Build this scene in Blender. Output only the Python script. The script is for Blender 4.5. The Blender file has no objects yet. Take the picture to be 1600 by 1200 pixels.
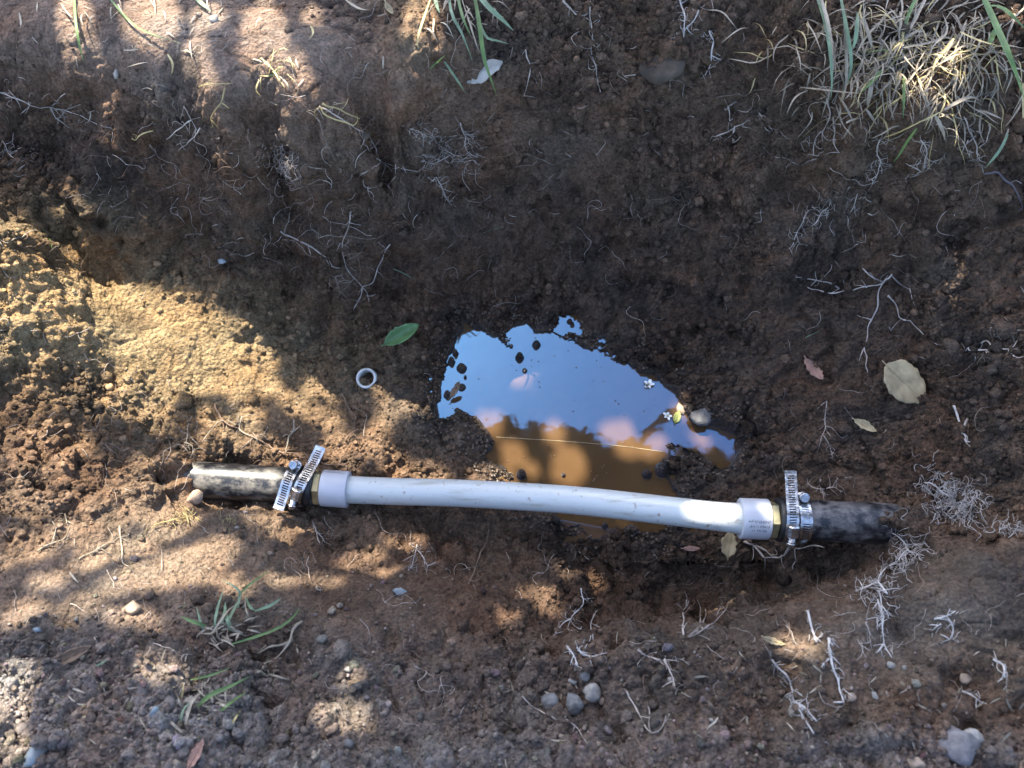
import bpy, math, random
import numpy as np
from mathutils import Vector, Matrix
random.seed(7)
RNG = np.random.default_rng(11)
scene = bpy.context.scene
C = scene.collection
rad = math.radians

# ---------------------------------------------------------------- camera
PITCH = 25.0
FPX = 1331.0                      # focal length in photo pixels (1600 wide)
CAM = np.array([0.0, 0.0, 1.0])   # water level is z = 0
cp, sp = math.cos(rad(PITCH)), math.sin(rad(PITCH))
FWD = np.array([0, sp, -cp]); UPV = np.array([0, cp, sp]); RGT = np.array([1.0, 0, 0])
cam_d = bpy.data.cameras.new('camera'); cam = bpy.data.objects.new('camera', cam_d); C.objects.link(cam)
cam.location = CAM; cam.rotation_euler = (rad(PITCH), 0, 0)
cam_d.sensor_width = 36; cam_d.lens = FPX / 1600 * 36; cam_d.clip_start = 0.02; cam_d.clip_end = 500
cam_d.dof.use_dof = True; cam_d.dof.focus_distance = 0.98; cam_d.dof.aperture_fstop = 7.0
scene.camera = cam

# ---------------------------------------------------------------- sky, sun, exposure
SUN_EL, SUN_AZ = 51.5, -25.0      # azimuth from +Y (far side), negative = from the left
S = np.array([math.sin(rad(SUN_AZ)) * math.cos(rad(SUN_EL)), math.cos(rad(SUN_AZ)) * math.cos(rad(SUN_EL)), math.sin(rad(SUN_EL))])
world = bpy.data.worlds.new('World'); scene.world = world; world.use_nodes = True
wn = world.node_tree; bg = wn.nodes['Background']
sky = wn.nodes.new('ShaderNodeTexSky'); sky.sky_type = 'NISHITA'; sky.sun_disc = False
sky.sun_elevation = rad(SUN_EL); sky.sun_rotation = rad(SUN_AZ); sky.air_density = 1.0; sky.dust_density = 1.7; sky.ozone_density = 1.0
wn.links.new(sky.outputs[0], bg.inputs[0]); bg.inputs[1].default_value = 0.15
sun_d = bpy.data.lights.new('sun', 'SUN'); sun_d.energy = 5.0; sun_d.angle = rad(0.3); sun_d.color = (1.0, 0.92, 0.75)
sun = bpy.data.objects.new('sun', sun_d); C.objects.link(sun)
sun.rotation_euler = Vector(S).to_track_quat('Z', 'Y').to_euler()
scene.view_settings.view_transform = 'Standard'; scene.view_settings.look = 'None'
scene.view_settings.gamma = 1.0; scene.view_settings.exposure = 2.15
scene.cycles.use_denoising = True
scene.cycles.denoiser = 'OPENIMAGEDENOISE'; scene.cycles.denoising_prefilter = 'ACCURATE'
scene.cycles.max_bounces = 6

# ---------------------------------------------------------------- helpers
def ray(u, v):
    return FWD + RGT * ((u - 800.0) / FPX) + UPV * ((600.0 - v) / FPX)
def W(u, v, z):
    d = ray(u, v); return CAM + d * ((z - CAM[2]) / d[2])
def to_px(P):
    d = P - CAM; zc = d @ FWD
    return 800 + FPX * (d @ RGT) / zc, 600 - FPX * (d @ UPV) / zc

def hash3(ix, iy, iz, seed):
    h = (ix.astype(np.uint32) * np.uint32(374761393) + iy.astype(np.uint32) * np.uint32(668265263)
         + iz.astype(np.uint32) * np.uint32(2147483647) + np.uint32(seed * 144665 + 1013))
    h = (h ^ (h >> np.uint32(13))) * np.uint32(1274126177)
    h = (h ^ (h >> np.uint32(16))) * np.uint32(2246822519)
    return h ^ (h >> np.uint32(13))
def h01(h): return (h & np.uint32(0xFFFFFF)).astype(np.float32) / np.float32(0x1000000)
def vnoise(P, scale, seed):
    p = P * scale; i = np.floor(p).astype(np.int64); f = (p - i).astype(np.float32); f = f * f * (3 - 2 * f)
    out = np.zeros(len(P), np.float32)
    for dx in (0, 1):
        wx = f[:, 0] if dx else 1 - f[:, 0]
        for dy in (0, 1):
            wy = wx * (f[:, 1] if dy else 1 - f[:, 1])
            for dz in (0, 1):
                w = wy * (f[:, 2] if dz else 1 - f[:, 2])
                out += w * h01(hash3(i[:, 0] + dx, i[:, 1] + dy, i[:, 2] + dz, seed))
    return out * 2 - 1
def fbm(P, scale, oct, seed, gain=0.5):
    o = 0; a = 1.0; t = 0
    for k in range(oct):
        o = o + a * vnoise(P, scale * 2 ** k * (1 + 0.07 * k), seed + k * 17); t += a; a *= gain
    return o / t
def worley(P, scale, seed):
    p = P * scale; b = np.floor(p - 0.5).astype(np.int64)
    best = np.full(len(P), 9.0, np.float32); rid = np.zeros(len(P), np.float32)
    for dx in (0, 1):
        for dy in (0, 1):
            for dz in (0, 1):
                cx, cy, cz = b[:, 0] + dx, b[:, 1] + dy, b[:, 2] + dz
                h = hash3(cx, cy, cz, seed); h2 = hash3(cx, cy, cz, seed + 91); h3 = hash3(cx, cy, cz, seed + 57)
                d = ((p[:, 0] - cx - 0.5 - (h01(h) - .5) * .8) ** 2 + (p[:, 1] - cy - 0.5 - (h01(h2) - .5) * .8) ** 2
                     + (p[:, 2] - cz - 0.5 - (h01(h3) - .5) * .8) ** 2).astype(np.float32)
                m = d < best; best[m] = d[m]; rid[m] = h01(h2 ^ h3)[m]
    return np.sqrt(best), rid
def sstep(a, b, x):
    t = np.clip((x - a) / (b - a), 0, 1); return t * t * (3 - 2 * t)

def mesh_np(name, V, F, smooth=True):
    """V (n,3) array, F (m,k) int array of equal-size faces or list"""
    me = bpy.data.meshes.new(name)
    if isinstance(F, np.ndarray):
        V = np.ascontiguousarray(V, np.float32); k = F.shape[1]
        me.vertices.add(len(V)); me.vertices.foreach_set('co', V.ravel())
        me.loops.add(F.size); me.loops.foreach_set('vertex_index', np.ascontiguousarray(F, np.int32).ravel())
        me.polygons.add(len(F)); me.polygons.foreach_set('loop_start', np.arange(0, F.size, k, dtype=np.int32))
        me.polygons.foreach_set('loop_total', np.full(len(F), k, np.int32))
        me.update(calc_edges=True)
    else:
        me.from_pydata([tuple(map(float, p)) for p in V], [], F); me.update()
    if smooth: me.polygons.foreach_set('use_smooth', np.ones(len(me.polygons), bool))
    return me
def obj(name, me, m, parent=None):
    o = bpy.data.objects.new(name, me); C.objects.link(o)
    if m is not None and not me.materials: me.materials.append(m)
    if parent: o.parent = parent
    return o
def tag(o, label, cat, group=None):
    o['label'] = label; o['category'] = cat
    if group: o['group'] = group
    return o
def thing(name, label, cat, loc=(0, 0, 0), group=None):
    o = bpy.data.objects.new(name, None); C.objects.link(o); o.location = loc; o.empty_display_size = 0.02
    return tag(o, label, cat, group)
def child(name, V, F, m, parent, smooth=True):
    """V in world coordinates; stored relative to the parent chain (parents are only translated)"""
    off = np.zeros(3); p = parent
    while p is not None: off += np.array(p.location); p = p.parent
    return obj(name, mesh_np(name, np.asarray(V) - off, F, smooth), m, parent)

class MB:
    """collects pieces of geometry"""
    def __init__(s): s.V = []; s.F = []; s.n = 0
    def add(s, V, F):
        V = np.asarray(V, float); s.V.append(V); s.F += [tuple(int(i) + s.n for i in f) for f in F]; s.n += len(V)
    def get(s): return np.vstack(s.V), s.F
def frames(P):
    P = np.asarray(P, float); T = np.gradient(P, axis=0); T /= np.linalg.norm(T, axis=1)[:, None] + 1e-12
    n = np.array([0, 0, 1.0]) if abs(T[0][2]) < 0.9 else np.array([1.0, 0, 0])
    N = []
    for t in T:
        n = n - t * (n @ t); n /= np.linalg.norm(n) + 1e-12; N.append(n)
    N = np.array(N); return T, N, np.cross(T, N)
def tube(P, r, seg=5, caps=True):
    P = np.asarray(P, float); r = np.broadcast_to(np.asarray(r, float), (len(P),)); T, N, B = frames(P)
    a = np.arange(seg) * 2 * math.pi / seg
    V = (P[:, None, :] + r[:, None, None] * (np.cos(a)[None, :, None] * N[:, None, :] + np.sin(a)[None, :, None] * B[:, None, :])).reshape(-1, 3)
    F = []
    for i in range(len(P) - 1):
        for j in range(seg):
            k = (j + 1) % seg; F.append((i * seg + j, i * seg + k, (i + 1) * seg + k, (i + 1) * seg + j))
    if caps:
        F.append(tuple(range(seg - 1, -1, -1))); F.append(tuple((len(P) - 1) * seg + j for j in range(seg)))
    return V, F
def lathe(o, ax, prof, seg=40, up=(0, 0, 1), caps=False):
    """prof: list of (distance along axis, radius)"""
    ax = np.asarray(ax, float) / np.linalg.norm(ax); up = np.asarray(up, float); n = up - ax * (up @ ax); n /= np.linalg.norm(n); b = np.cross(ax, n)
    a = np.arange(seg) * 2 * math.pi / seg; V = []; F = []
    for s, r in prof:
        for t in a: V.append(np.asarray(o) + ax * s + r * (math.cos(t) * n + math.sin(t) * b))
    for i in range(len(prof) - 1):
        for j in range(seg):
            k = (j + 1) % seg; F.append((i * seg + j, i * seg + k, (i + 1) * seg + k, (i + 1) * seg + j))
    if caps:
        F.append(tuple(range(seg - 1, -1, -1))); F.append(tuple((len(prof) - 1) * seg + j for j in range(seg)))
    return V, F
def smooth_path(P, n):
    P = np.asarray(P, float); t = np.linspace(0, len(P) - 1, n); out = []
    for x in t:
        i = min(int(x), len(P) - 2); f = x - i
        p0 = P[max(i - 1, 0)]; p1 = P[i]; p2 = P[i + 1]; p3 = P[min(i + 2, len(P) - 1)]
        out.append(0.5 * (2 * p1 + (p2 - p0) * f + (2 * p0 - 5 * p1 + 4 * p2 - p3) * f * f + (3 * p1 - p0 - 3 * p2 + p3) * f ** 3))
    return np.array(out)

# ---------------------------------------------------------------- materials
def mat(name):
    m = bpy.data.materials.new(name); m.use_nodes = True; nt = m.node_tree
    return m, nt, nt.nodes['Principled BSDF']
def N_(nt, t, **kw):
    n = nt.nodes.new('ShaderNode' + t)
    for k, v in kw.items():
        if k in n.inputs: n.inputs[k].default_value = v
        else: setattr(n, k, v)
    return n
def simple(name, col, rough=0.6, metal=0.0, var=0.25, nscale=60, bump=0.0, bscale=200, trans=0.0, sss=0.0, spec=None, island=0.0):
    m, nt, b = mat(name); b.inputs['Roughness'].default_value = rough; b.inputs['Metallic'].default_value = metal
    tc = N_(nt, 'TexCoord'); no = N_(nt, 'TexNoise', Scale=nscale, Detail=5.0)
    nt.links.new(tc.outputs['Object'], no.inputs['Vector'])
    mr = N_(nt, 'MapRange'); mr.inputs['To Min'].default_value = 1 - var; mr.inputs['To Max'].default_value = 1 + var
    mr.inputs['From Min'].default_value = 0.3; mr.inputs['From Max'].default_value = 0.7
    nt.links.new(no.outputs['Fac'], mr.inputs['Value'])
    mx = N_(nt, 'VectorMath', operation='SCALE'); mx.inputs[0].default_value = col
    nt.links.new(mr.outputs[0], mx.inputs['Scale'])
    last = mx.outputs[0]
    if island:
        ge = N_(nt, 'NewGeometry'); m2 = N_(nt, 'MapRange'); m2.inputs['To Min'].default_value = 1 - island; m2.inputs['To Max'].default_value = 1 + island
        nt.links.new(ge.outputs['Random Per Island'], m2.inputs['Value'])
        sc = N_(nt, 'VectorMath', operation='SCALE'); nt.links.new(last, sc.inputs[0]); nt.links.new(m2.outputs[0], sc.inputs['Scale']); last = sc.outputs[0]
    nt.links.new(last, b.inputs['Base Color'])
    if bump:
        n2 = N_(nt, 'TexNoise', Scale=bscale, Detail=6.0); nt.links.new(tc.outputs['Object'], n2.inputs['Vector'])
        bp = N_(nt, 'Bump', Strength=bump, Distance=0.002); nt.links.new(n2.outputs['Fac'], bp.inputs['Height']); nt.links.new(bp.outputs[0], b.inputs['Normal'])
    if trans:
        b.inputs['Transmission Weight'].default_value = 0
    if sss:
        b.inputs['Subsurface Weight'].default_value = sss; b.inputs['Subsurface Radius'].default_value = (0.01, 0.01, 0.01); b.inputs['Subsurface Scale'].default_value = 0.5
    if spec is not None: b.inputs['Specular IOR Level'].default_value = spec
    return m
def leafy(name, col, var=0.3, tl=0.35, island=0.35):
    m = simple(name, col, rough=0.5, var=var, nscale=90, bump=0.3, bscale=400, island=island)
    nt = m.node_tree; b = nt.nodes['Principled BSDF']; out = nt.nodes['Material Output']
    t = N_(nt, 'BsdfTranslucent'); t.inputs[0].default_value = (col[0], col[1], col[2], 1)
    mx = N_(nt, 'MixShader'); mx.inputs[0].default_value = tl
    nt.links.new(b.outputs[0], mx.inputs[1]); nt.links.new(t.outputs[0], mx.inputs[2]); nt.links.new(mx.outputs[0], out.inputs[0])
    return m

def soil_material(name, use_attr=True, col=(0.1, 0.07, 0.05)):
    m, nt, b = mat(name); L = nt.links.new
    tc = N_(nt, 'TexCoord'); P = tc.outputs['Object']
    if use_attr:
        at = N_(nt, 'Attribute', attribute_name='col'); base = at.outputs['Color']
        wt = N_(nt, 'Attribute', attribute_name='wet')
    else:
        ge = N_(nt, 'NewGeometry'); mr0 = N_(nt, 'MapRange'); mr0.inputs['To Min'].default_value = 0.55; mr0.inputs['To Max'].default_value = 1.35
        L(ge.outputs['Random Per Island'], mr0.inputs['Value'])
        s0 = N_(nt, 'VectorMath', operation='SCALE'); s0.inputs[0].default_value = col; L(mr0.outputs[0], s0.inputs['Scale']); base = s0.outputs[0]
        if name == 'crumb_soil':
            at = N_(nt, 'Attribute', attribute_name='col')
            L(at.outputs['Color'], s0.inputs[0])
    n1 = N_(nt, 'TexNoise', Scale=38.0, Detail=6.0, Roughness=0.65); L(P, n1.inputs['Vector'])
    n2 = N_(nt, 'TexNoise', Scale=330.0, Detail=4.0, Roughness=0.7); L(P, n2.inputs['Vector'])
    r1 = N_(nt, 'MapRange'); r1.inputs['From Min'].default_value = .3; r1.inputs['From Max'].default_value = .7; r1.inputs['To Min'].default_value = .68; r1.inputs['To Max'].default_value = 1.34; L(n1.outputs['Fac'], r1.inputs['Value'])
    r2 = N_(nt, 'MapRange'); r2.inputs['From Min'].default_value = .3; r2.inputs['From Max'].default_value = .7; r2.inputs['To Min'].default_value = .5; r2.inputs['To Max'].default_value = 1.5; L(n2.outputs['Fac'], r2.inputs['Value'])
    mu = N_(nt, 'Math', operation='MULTIPLY'); L(r1.outputs[0], mu.inputs[0]); L(r2.outputs[0], mu.inputs[1])
    sc = N_(nt, 'VectorMath', operation='SCALE'); L(base, sc.inputs[0]); L(mu.outputs[0], sc.inputs['Scale'])
    # reddish / greyish drift of hue
    n3 = N_(nt, 'TexNoise', Scale=11.0, Detail=5.0, Roughness=0.6); L(P, n3.inputs['Vector'])
    cr = N_(nt, 'ValToRGB'); e = cr.color_ramp.elements; e[0].position = .34; e[0].color = (.93, 1.0, 1.05, 1); e[1].position = .68; e[1].color = (1.14, .97, .86, 1); L(n3.outputs['Fac'], cr.inputs[0])
    m3 = N_(nt, 'VectorMath', operation='MULTIPLY'); L(sc.outputs[0], m3.inputs[0]); L(cr.outputs[0], m3.inputs[1])
    L(m3.outputs[0], b.inputs['Base Color'])
    # grit relief
    vo = N_(nt, 'TexVoronoi', Scale=210.0); L(P, vo.inputs['Vector'])
    n4 = N_(nt, 'TexNoise', Scale=700.0, Detail=3.0); L(P, n4.inputs['Vector'])
    iv = N_(nt, 'Math', operation='MULTIPLY_ADD'); iv.inputs[1].default_value = -0.9; iv.inputs[2].default_value = 1.0; L(vo.outputs['Distance'], iv.inputs[0])
    ad = N_(nt, 'Math', operation='MULTIPLY_ADD'); ad.inputs[1].default_value = 1.1; L(n2.outputs['Fac'], ad.inputs[0]); L(iv.outputs[0], ad.inputs[2])
    a2 = N_(nt, 'Math', operation='MULTIPLY_ADD'); a2.inputs[1].default_value = 0.5; L(n4.outputs['Fac'], a2.inputs[0]); L(ad.outputs[0], a2.inputs[2])
    bp = N_(nt, 'Bump', Strength=1.0, Distance=0.0045); L(a2.outputs[0], bp.inputs['Height']); L(bp.outputs[0], b.inputs['Normal'])
    if use_attr:
        rr = N_(nt, 'MapRange'); rr.inputs['To Min'].default_value = 0.92; rr.inputs['To Max'].default_value = 0.22; L(wt.outputs['Fac'], rr.inputs['Value'])
        L(rr.outputs[0], b.inputs['Roughness'])
        sp_ = N_(nt, 'MapRange'); sp_.inputs['To Min'].default_value = 0.15; sp_.inputs['To Max'].default_value = 0.8; L(wt.outputs['Fac'], sp_.inputs['Value'])
        L(sp_.outputs[0], b.inputs['Specular IOR Level'])
    else:
        b.inputs['Roughness'].default_value = 0.9; b.inputs['Specular IOR Level'].default_value = 0.2
    return m
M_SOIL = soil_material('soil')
M_CRUMB = soil_material('crumb_soil', False)
M_GREYSTONE = simple('grey_stone', (0.125, 0.12, 0.118), 0.85, var=0.45, nscale=120, bump=0.8, bscale=300)
M_DARKSTONE = simple('dark_stone', (0.062, 0.046, 0.034), 0.95, var=0.6, nscale=45, bump=0.9, bscale=120)
M_PALESTONE = simple('pale_stone', (0.25, 0.225, 0.20), 0.8, var=0.3, nscale=150, bump=0.5, bscale=300)
M_BLUESTONE = simple('blue_grey_stone', (0.17, 0.20, 0.22), 0.4, var=0.4, nscale=100, bump=0.3, bscale=200)
M_TANSTONE = simple('tan_stone', (0.3, 0.22, 0.16), 0.8, var=0.35, nscale=120, bump=0.7, bscale=300)
M_ROOT = simple('pale_root', (0.36, 0.30, 0.26), 0.8, var=0.45, nscale=60, bump=0.5, bscale=600, island=0.4)
M_ROOTB = simple('brown_root', (0.17, 0.11, 0.075), 0.8, var=0.4, nscale=60, bump=0.5, bscale=600, island=0.4)
M_ROOTW = simple('white_root_fuzz', (0.42, 0.38, 0.355), 0.8, var=0.35, nscale=80, island=0.35)
M_GRASS = leafy('green_grass', (0.13, 0.21, 0.07))
M_GRASSB = leafy('blue_green_grass', (0.19, 0.27, 0.17))
M_STRAW = leafy('dry_straw', (0.27, 0.225, 0.17), tl=0.15, island=.5)
M_STRAWY = leafy('yellow_straw', (0.45, 0.36, 0.17), tl=0.25)

# ================================================================ THE PIT (ground)
ctrl_px = [
 # far ground above the rim
 (-150,-40,.27),(0,0,.27),(200,0,.285),(400,0,.295),(600,0,.30),(720,0,.315),(850,-70,.32),(1000,-90,.33),(1150,-90,.33),(1300,0,.335),(1450,0,.34),(1600,0,.34),(1750,0,.34),
 # far rim
 (-150,60,.255),(0,95,.255),(180,150,.262),(330,200,.265),(450,228,.262),(560,210,.27),(650,160,.285),(720,100,.30),(850,10,.31),(1000,-35,.315),(1150,0,.315),(1250,110,.31),(1350,180,.30),(1450,195,.30),(1600,205,.30),(1750,210,.30),
 # far wall
 (-120,220,.21),(0,205,.20),(150,255,.19),(300,300,.165),(450,330,.14),(600,300,.16),(720,230,.21),(850,200,.22),(1000,180,.235),(1150,200,.22),(1250,250,.215),(1350,310,.20),(1470,330,.215),(1600,330,.23),
 (100,330,.165),(300,400,.095),(450,430,.06),(600,420,.065),(720,370,.085),(850,350,.105),(1000,350,.12),(1150,380,.12),(1300,430,.13),(1450,450,.16),(1600,450,.20),(1750,500,.23),
 (700,440,.035),(850,440,.04),(1000,450,.05),(1150,520,.055),(1300,560,.09),(1450,580,.13),(1600,600,.175),
 # left block and slope
 (0,340,.205),(55,365,.20),(-120,350,.22),(0,450,.195),(65,445,.18),(105,405,.115),(130,432,.11),(150,460,.125),(200,435,.10),
 (-120,520,.20),(0,560,.165),(150,550,.118),(300,525,.07),(400,555,.038),(300,620,.052),(150,640,.095),(0,640,.145),(430,640,.032),(500,650,.026),(560,600,.02),(600,680,.024),(650,640,.014),(560,520,.025),
 # floor
 (700,490,.012),(850,490,.012),(1000,525,.014),(1090,590,.02),(1180,650,.035),(1200,740,.035),(1120,760,.018),(700,690,.014),(690,770,.016),(560,740,.026),
 (1300,680,.06),(1400,700,.09),(1500,700,.135),(1300,770,.06),(1390,785,.11),(1480,760,.125),(1600,760,.19),(1750,760,.22),
 # along the pipe
 (330,705,.052),(420,705,.036),(450,768,.008),(380,765,.012),(320,755,.036),(280,745,.078),(235,742,.10),(268,722,.088),(262,768,.09),(180,740,.10),(100,750,.13),(0,750,.155),(-120,760,.19),(250,790,.085),(340,800,.074),(420,812,.055),
 (1200,815,.03),(1260,820,.05),(1320,820,.085),(1368,822,.128),(1440,820,.145),
 # near foot
 (520,830,.028),(700,850,.02),(900,862,.014),(1050,870,.016),(1150,890,.022),(1250,890,.035),(1330,880,.06),(1390,860,.105),
 (1000,935,.010),(1100,938,-.008),(1200,925,-.004),(1290,905,.018),(900,920,.045),
 # near rim
 (500,885,.08),(600,905,.085),(700,915,.09),(800,955,.115),(900,985,.145),(1000,992,.16),(1100,985,.165),(1200,962,.17),(1330,928,.18),(1410,895,.185),(1480,862,.19),(1600,838,.215),(1750,820,.23),
 (400,885,.095),(300,855,.10),(150,820,.135),(0,850,.165),(200,930,.16),(0,950,.20),(-120,900,.2),(100,1050,.215),(300,1000,.185),(450,985,.15),(450,1060,.18),(600,1000,.14),(620,1060,.165),(800,1050,.17),(900,1110,.18),(1000,1080,.185),
 (1200,1070,.205),(1400,1000,.215),(1600,940,.24),(1600,1100,.26),(1750,1000,.26),(1300,1150,.235),(1000,1185,.235),(700,1150,.21),(500,1180,.225),(200,1180,.245),(0,1180,.255),(-120,1100,.25),(1600,1250,.27),(800,1260,.25),(0,1280,.27),(400,1260,.26),(1200,1260,.265)]
CP = [W(u, v, z) for u, v, z in ctrl_px]
NEAR_RIM = [(880,975,.138),(940,992,.155),(1050,994,.165),(1150,980,.17),(1250,950,.175),(1300,938,.178),(1370,912,.185),(1445,880,.188),(1540,850,.205)]
for (u, v, z) in NEAR_RIM:
    q = W(u, v, z); CP += [q, q + np.array([0, .010, -.035]), q + np.array([0, .020, -.085 if 900 < u < 1420 else -.05])]
FAR_RIM = [(60,118,.257),(120,135,.26),(250,182,.263),(390,222,.263),(500,228,.264),(605,196,.275),(690,135,.29)]
for (u, v, z) in FAR_RIM:
    q = W(u, v, z); CP += [q, q + np.array([0, -.002, -.022]), q + np.array([0, -.004, -.045])]
CP = np.array(CP)
outer = []
for x in np.linspace(-1.3, 1.3, 9): outer += [(x, 1.25, .30 + .03 * x), (x, -.35, .27)]
for y in np.linspace(0, 1.0, 5): outer += [(-1.15, y, .26), (1.15, y, .30)]
CP = np.vstack([CP, np.array(outer)])
def kern(r): return np.sqrt(r * r + 0.014 ** 2)
A = kern(np.linalg.norm(CP[:, None, :2] - CP[None, :, :2], axis=2)); n = len(CP)
A -= np.eye(n) * 0.0012
Pm = np.hstack([np.ones((n, 1)), CP[:, :2]])
K = np.block([[A, Pm], [Pm.T, np.zeros((3, 3))]])
coef = np.linalg.solve(K, np.concatenate([CP[:, 2], np.zeros(3)]))
def rbf(X, Y):
    X = np.asarray(X, float); Y = np.asarray(Y, float); out = np.empty(X.shape)
    xf, yf, of = X.ravel(), Y.ravel(), out.ravel()
    for s in range(0, len(xf), 20000):
        e = slice(s, s + 20000)
        of[e] = kern(np.hypot(xf[e, None] - CP[None, :, 0], yf[e, None] - CP[None, :, 1])) @ coef[:n] + coef[n] + coef[n + 1] * xf[e] + coef[n + 2] * yf[e]
    return of.reshape(X.shape)

PUDDLE = [(725,505),(752,512),(778,528),(795,550),(806,545),(800,516),(815,510),(850,522),(900,538),(940,552),(965,568),(1000,575),(1030,592),(1052,612),(1066,640),(1085,668),(1120,666),(1150,680),(1152,725),(1122,735),(1090,712),(1060,692),(1042,692),(1035,730),(1050,760),(1062,785),(1045,818),(1010,836),(960,826),(930,836),(900,815),(860,800),(800,775),(775,755),(800,748),(795,735),(765,715),(770,690),(745,652),(715,642),(682,662),(688,625),(695,590),(700,560),(712,535)]
PW = np.array([W(u, v, 0)[:2] for u, v in PUDDLE])
def poly_sd(X, Y, PW):
    """signed distance, positive inside"""
    d2 = np.full(X.shape, 1e9); ins = np.zeros(X.shape, bool)
    for i in range(len(PW)):
        a = PW[i]; b = PW[(i + 1) % len(PW)]; ex, ey = b - a
        t = np.clip(((X - a[0]) * ex + (Y - a[1]) * ey) / (ex * ex + ey * ey), 0, 1)
        d2 = np.minimum(d2, (X - a[0] - t * ex) ** 2 + (Y - a[1] - t * ey) ** 2)
        c = ((a[1] > Y) != (b[1] > Y)) & (X < ex * (Y - a[1]) / (ey if ey != 0 else 1e-9) + a[0]); ins ^= c
    d = np.sqrt(d2); return np.where(ins, d, -d)
ISLANDS = [(838,540,9,.010),(722,576,10,.011),(706,566,6,.009),(712,553,5,.008),(727,590,4,.008),(812,560,9,.010),(820,580,7,.009),(722,606,9,.007),(700,618,7,.008),(757,600,3,.004),(1010,604,4,.003),(1036,572,6,.009),(880,742,6,.008),(925,752,4,.004),(1010,742,9,.012),(1035,735,12,.016),(945,822,5,.008),(985,832,8,.010),(815,742,8,.010),(672,640,10,.010),(760,590,2,.004),(870,820,7,.008)]

def grade(lo, hi, step, far=16.0):
    core = np.arange(lo, hi + step / 2, step); g = []; s = step; d = 0
    while d < far: s *= 1.1; d += s; g.append(d)
    g = np.array(g); return np.concatenate([(lo - g)[::-1], core, hi + g])
gx = grade(-.70, .70, .0019); gy = grade(-.07, .90, .00155)
nx, ny = len(gx), len(gy)
GX, GY = np.meshgrid(gx, gy)
inner = (np.abs(GX) < 1.2) & (GY > -.4) & (GY < 1.3)
Z = np.full(GX.shape, .29)
Z[inner] = rbf(GX[inner], GY[inner])
ex_ = np.maximum(np.abs(GX) - .72, 0); ey_ = np.maximum(np.maximum(-.1 - GY, GY - .92), 0)
wout = sstep(0, .42, np.hypot(ex_, ey_)); Z = Z * (1 - wout) + .29 * wout
# shoreline
near = (np.abs(GX - .05) < .42) & (np.abs(GY - .43) < .3)
sd = np.full(GX.shape, -1.0)
jx = .004 * vnoise(np.stack([GX[near], GY[near], 0 * GX[near]], 1), 60, 5) + .002 * vnoise(np.stack([GX[near], GY[near], 0 * GX[near]], 1), 160, 6)
sd[near] = poly_sd(GX[near], GY[near], PW) + jx
inside = sd > 0
Z = np.where(inside, -np.minimum(.002 + .35 * np.maximum(sd, 0), .014), np.maximum(Z, np.where((sd > -.2) & (GY > W(1100, 885, 0)[1]), np.minimum(.004 + .28 * np.maximum(-sd, 0), .016), -1)))
for (u, v, r, h) in ISLANDS:
    c = W(u, v, 0); rr = r * .00073; Z += (h + .010) * np.exp(-(((GX - c[0]) ** 2 + (GY - c[1]) ** 2) / (rr * rr)) ** 2) * (sd > -.01)
# normals of the base surface
dzx = np.gradient(Z, gx, axis=1); dzy = np.gradient(Z, gy, axis=0)
nz = 1 / np.sqrt(1 + dzx ** 2 + dzy ** 2); NRM = np.stack([-dzx * nz, -dzy * nz, nz], -1).reshape(-1, 3)
P0 = np.stack([GX, GY, Z], -1).reshape(-1, 3)
det = ((np.abs(GX) < .80) & (GY > -.16) & (GY < 1.0)).ravel()
PD = P0[det]; ND = NRM[det]; SD = sd.ravel()[det]
UU, VV = to_px(PD)
def blob(u, v, ru, rv, a=0):
    ca, sa = math.cos(rad(a)), math.sin(rad(a)); x = (UU - u) * ca + (VV - v) * sa; y = -(UU - u) * sa + (VV - v) * ca
    return np.exp(-((x / ru) ** 2 + (y / rv) ** 2))
warp = np.stack([vnoise(PD, 22, 61), vnoise(PD, 22, 62), vnoise(PD, 22, 63)], 1) * .008
PW3 = PD + warp
# how cloddy and how smooth each region is
smoothw = np.clip(1.15 * blob(300, 60, 440, 110, 12) + 1.0 * blob(270, 540, 190, 90, 18) + 1.1 * blob(170, 890, 260, 75, -10) + 1.1 * blob(1450, 950, 280, 85, -14) + .9 * blob(560, 940, 190, 60) + .6 * blob(450, 340, 260, 70, 15) + .55 * blob(530, 660, 170, 70), 0, .96)
cl = 1 - smoothw
hemi = lambda f, r: np.sqrt(np.clip(1 - (f / r) ** 2, 0, 1))
inside_d = np.clip(SD / .004 + .5, 0, 1)
steep = 1 - ND[:, 2]
low = fbm(PD, 9, 3, 1); mid = fbm(PD, 28, 3, 7)
f0, id0 = worley(PD + warp * 3.0, 15, 13); f1, id1 = worley(PW3, 34, 3); f2, id2 = worley(PW3, 85, 4); f3, id3 = worley(PW3 + warp * .3, 165, 8)
lump1 = hemi(f1, .72) * (.25 + .75 * (id1 > .5)); lump2 = hemi(f2, .70) * (.35 + .65 * id2); lump3 = hemi(f3, .70) * (.4 + .6 * id3)
m2 = sstep(-.25, .35, fbm(PD, 14, 2, 31)); m3 = sstep(-.5, .2, fbm(PD, 19, 2, 41))
disp = .016 * low + .010 * mid * (.5 + .5 * cl) + cl * .016 * (hemi(f0, .75) * (.3 + .7 * id0) - .45) * (1 - .5 * inside_d)
disp += cl * (.012 * (lump1 - .4) + .0092 * (lump2 - .45) * (.3 + .7 * m2) + .0055 * (lump3 - .45) * (.45 + .55 * m3))
disp += (.0022 * fbm(PD, 130, 2, 71) + .0012 * vnoise(PD, 420, 75)) * (.45 + .55 * cl)
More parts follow.
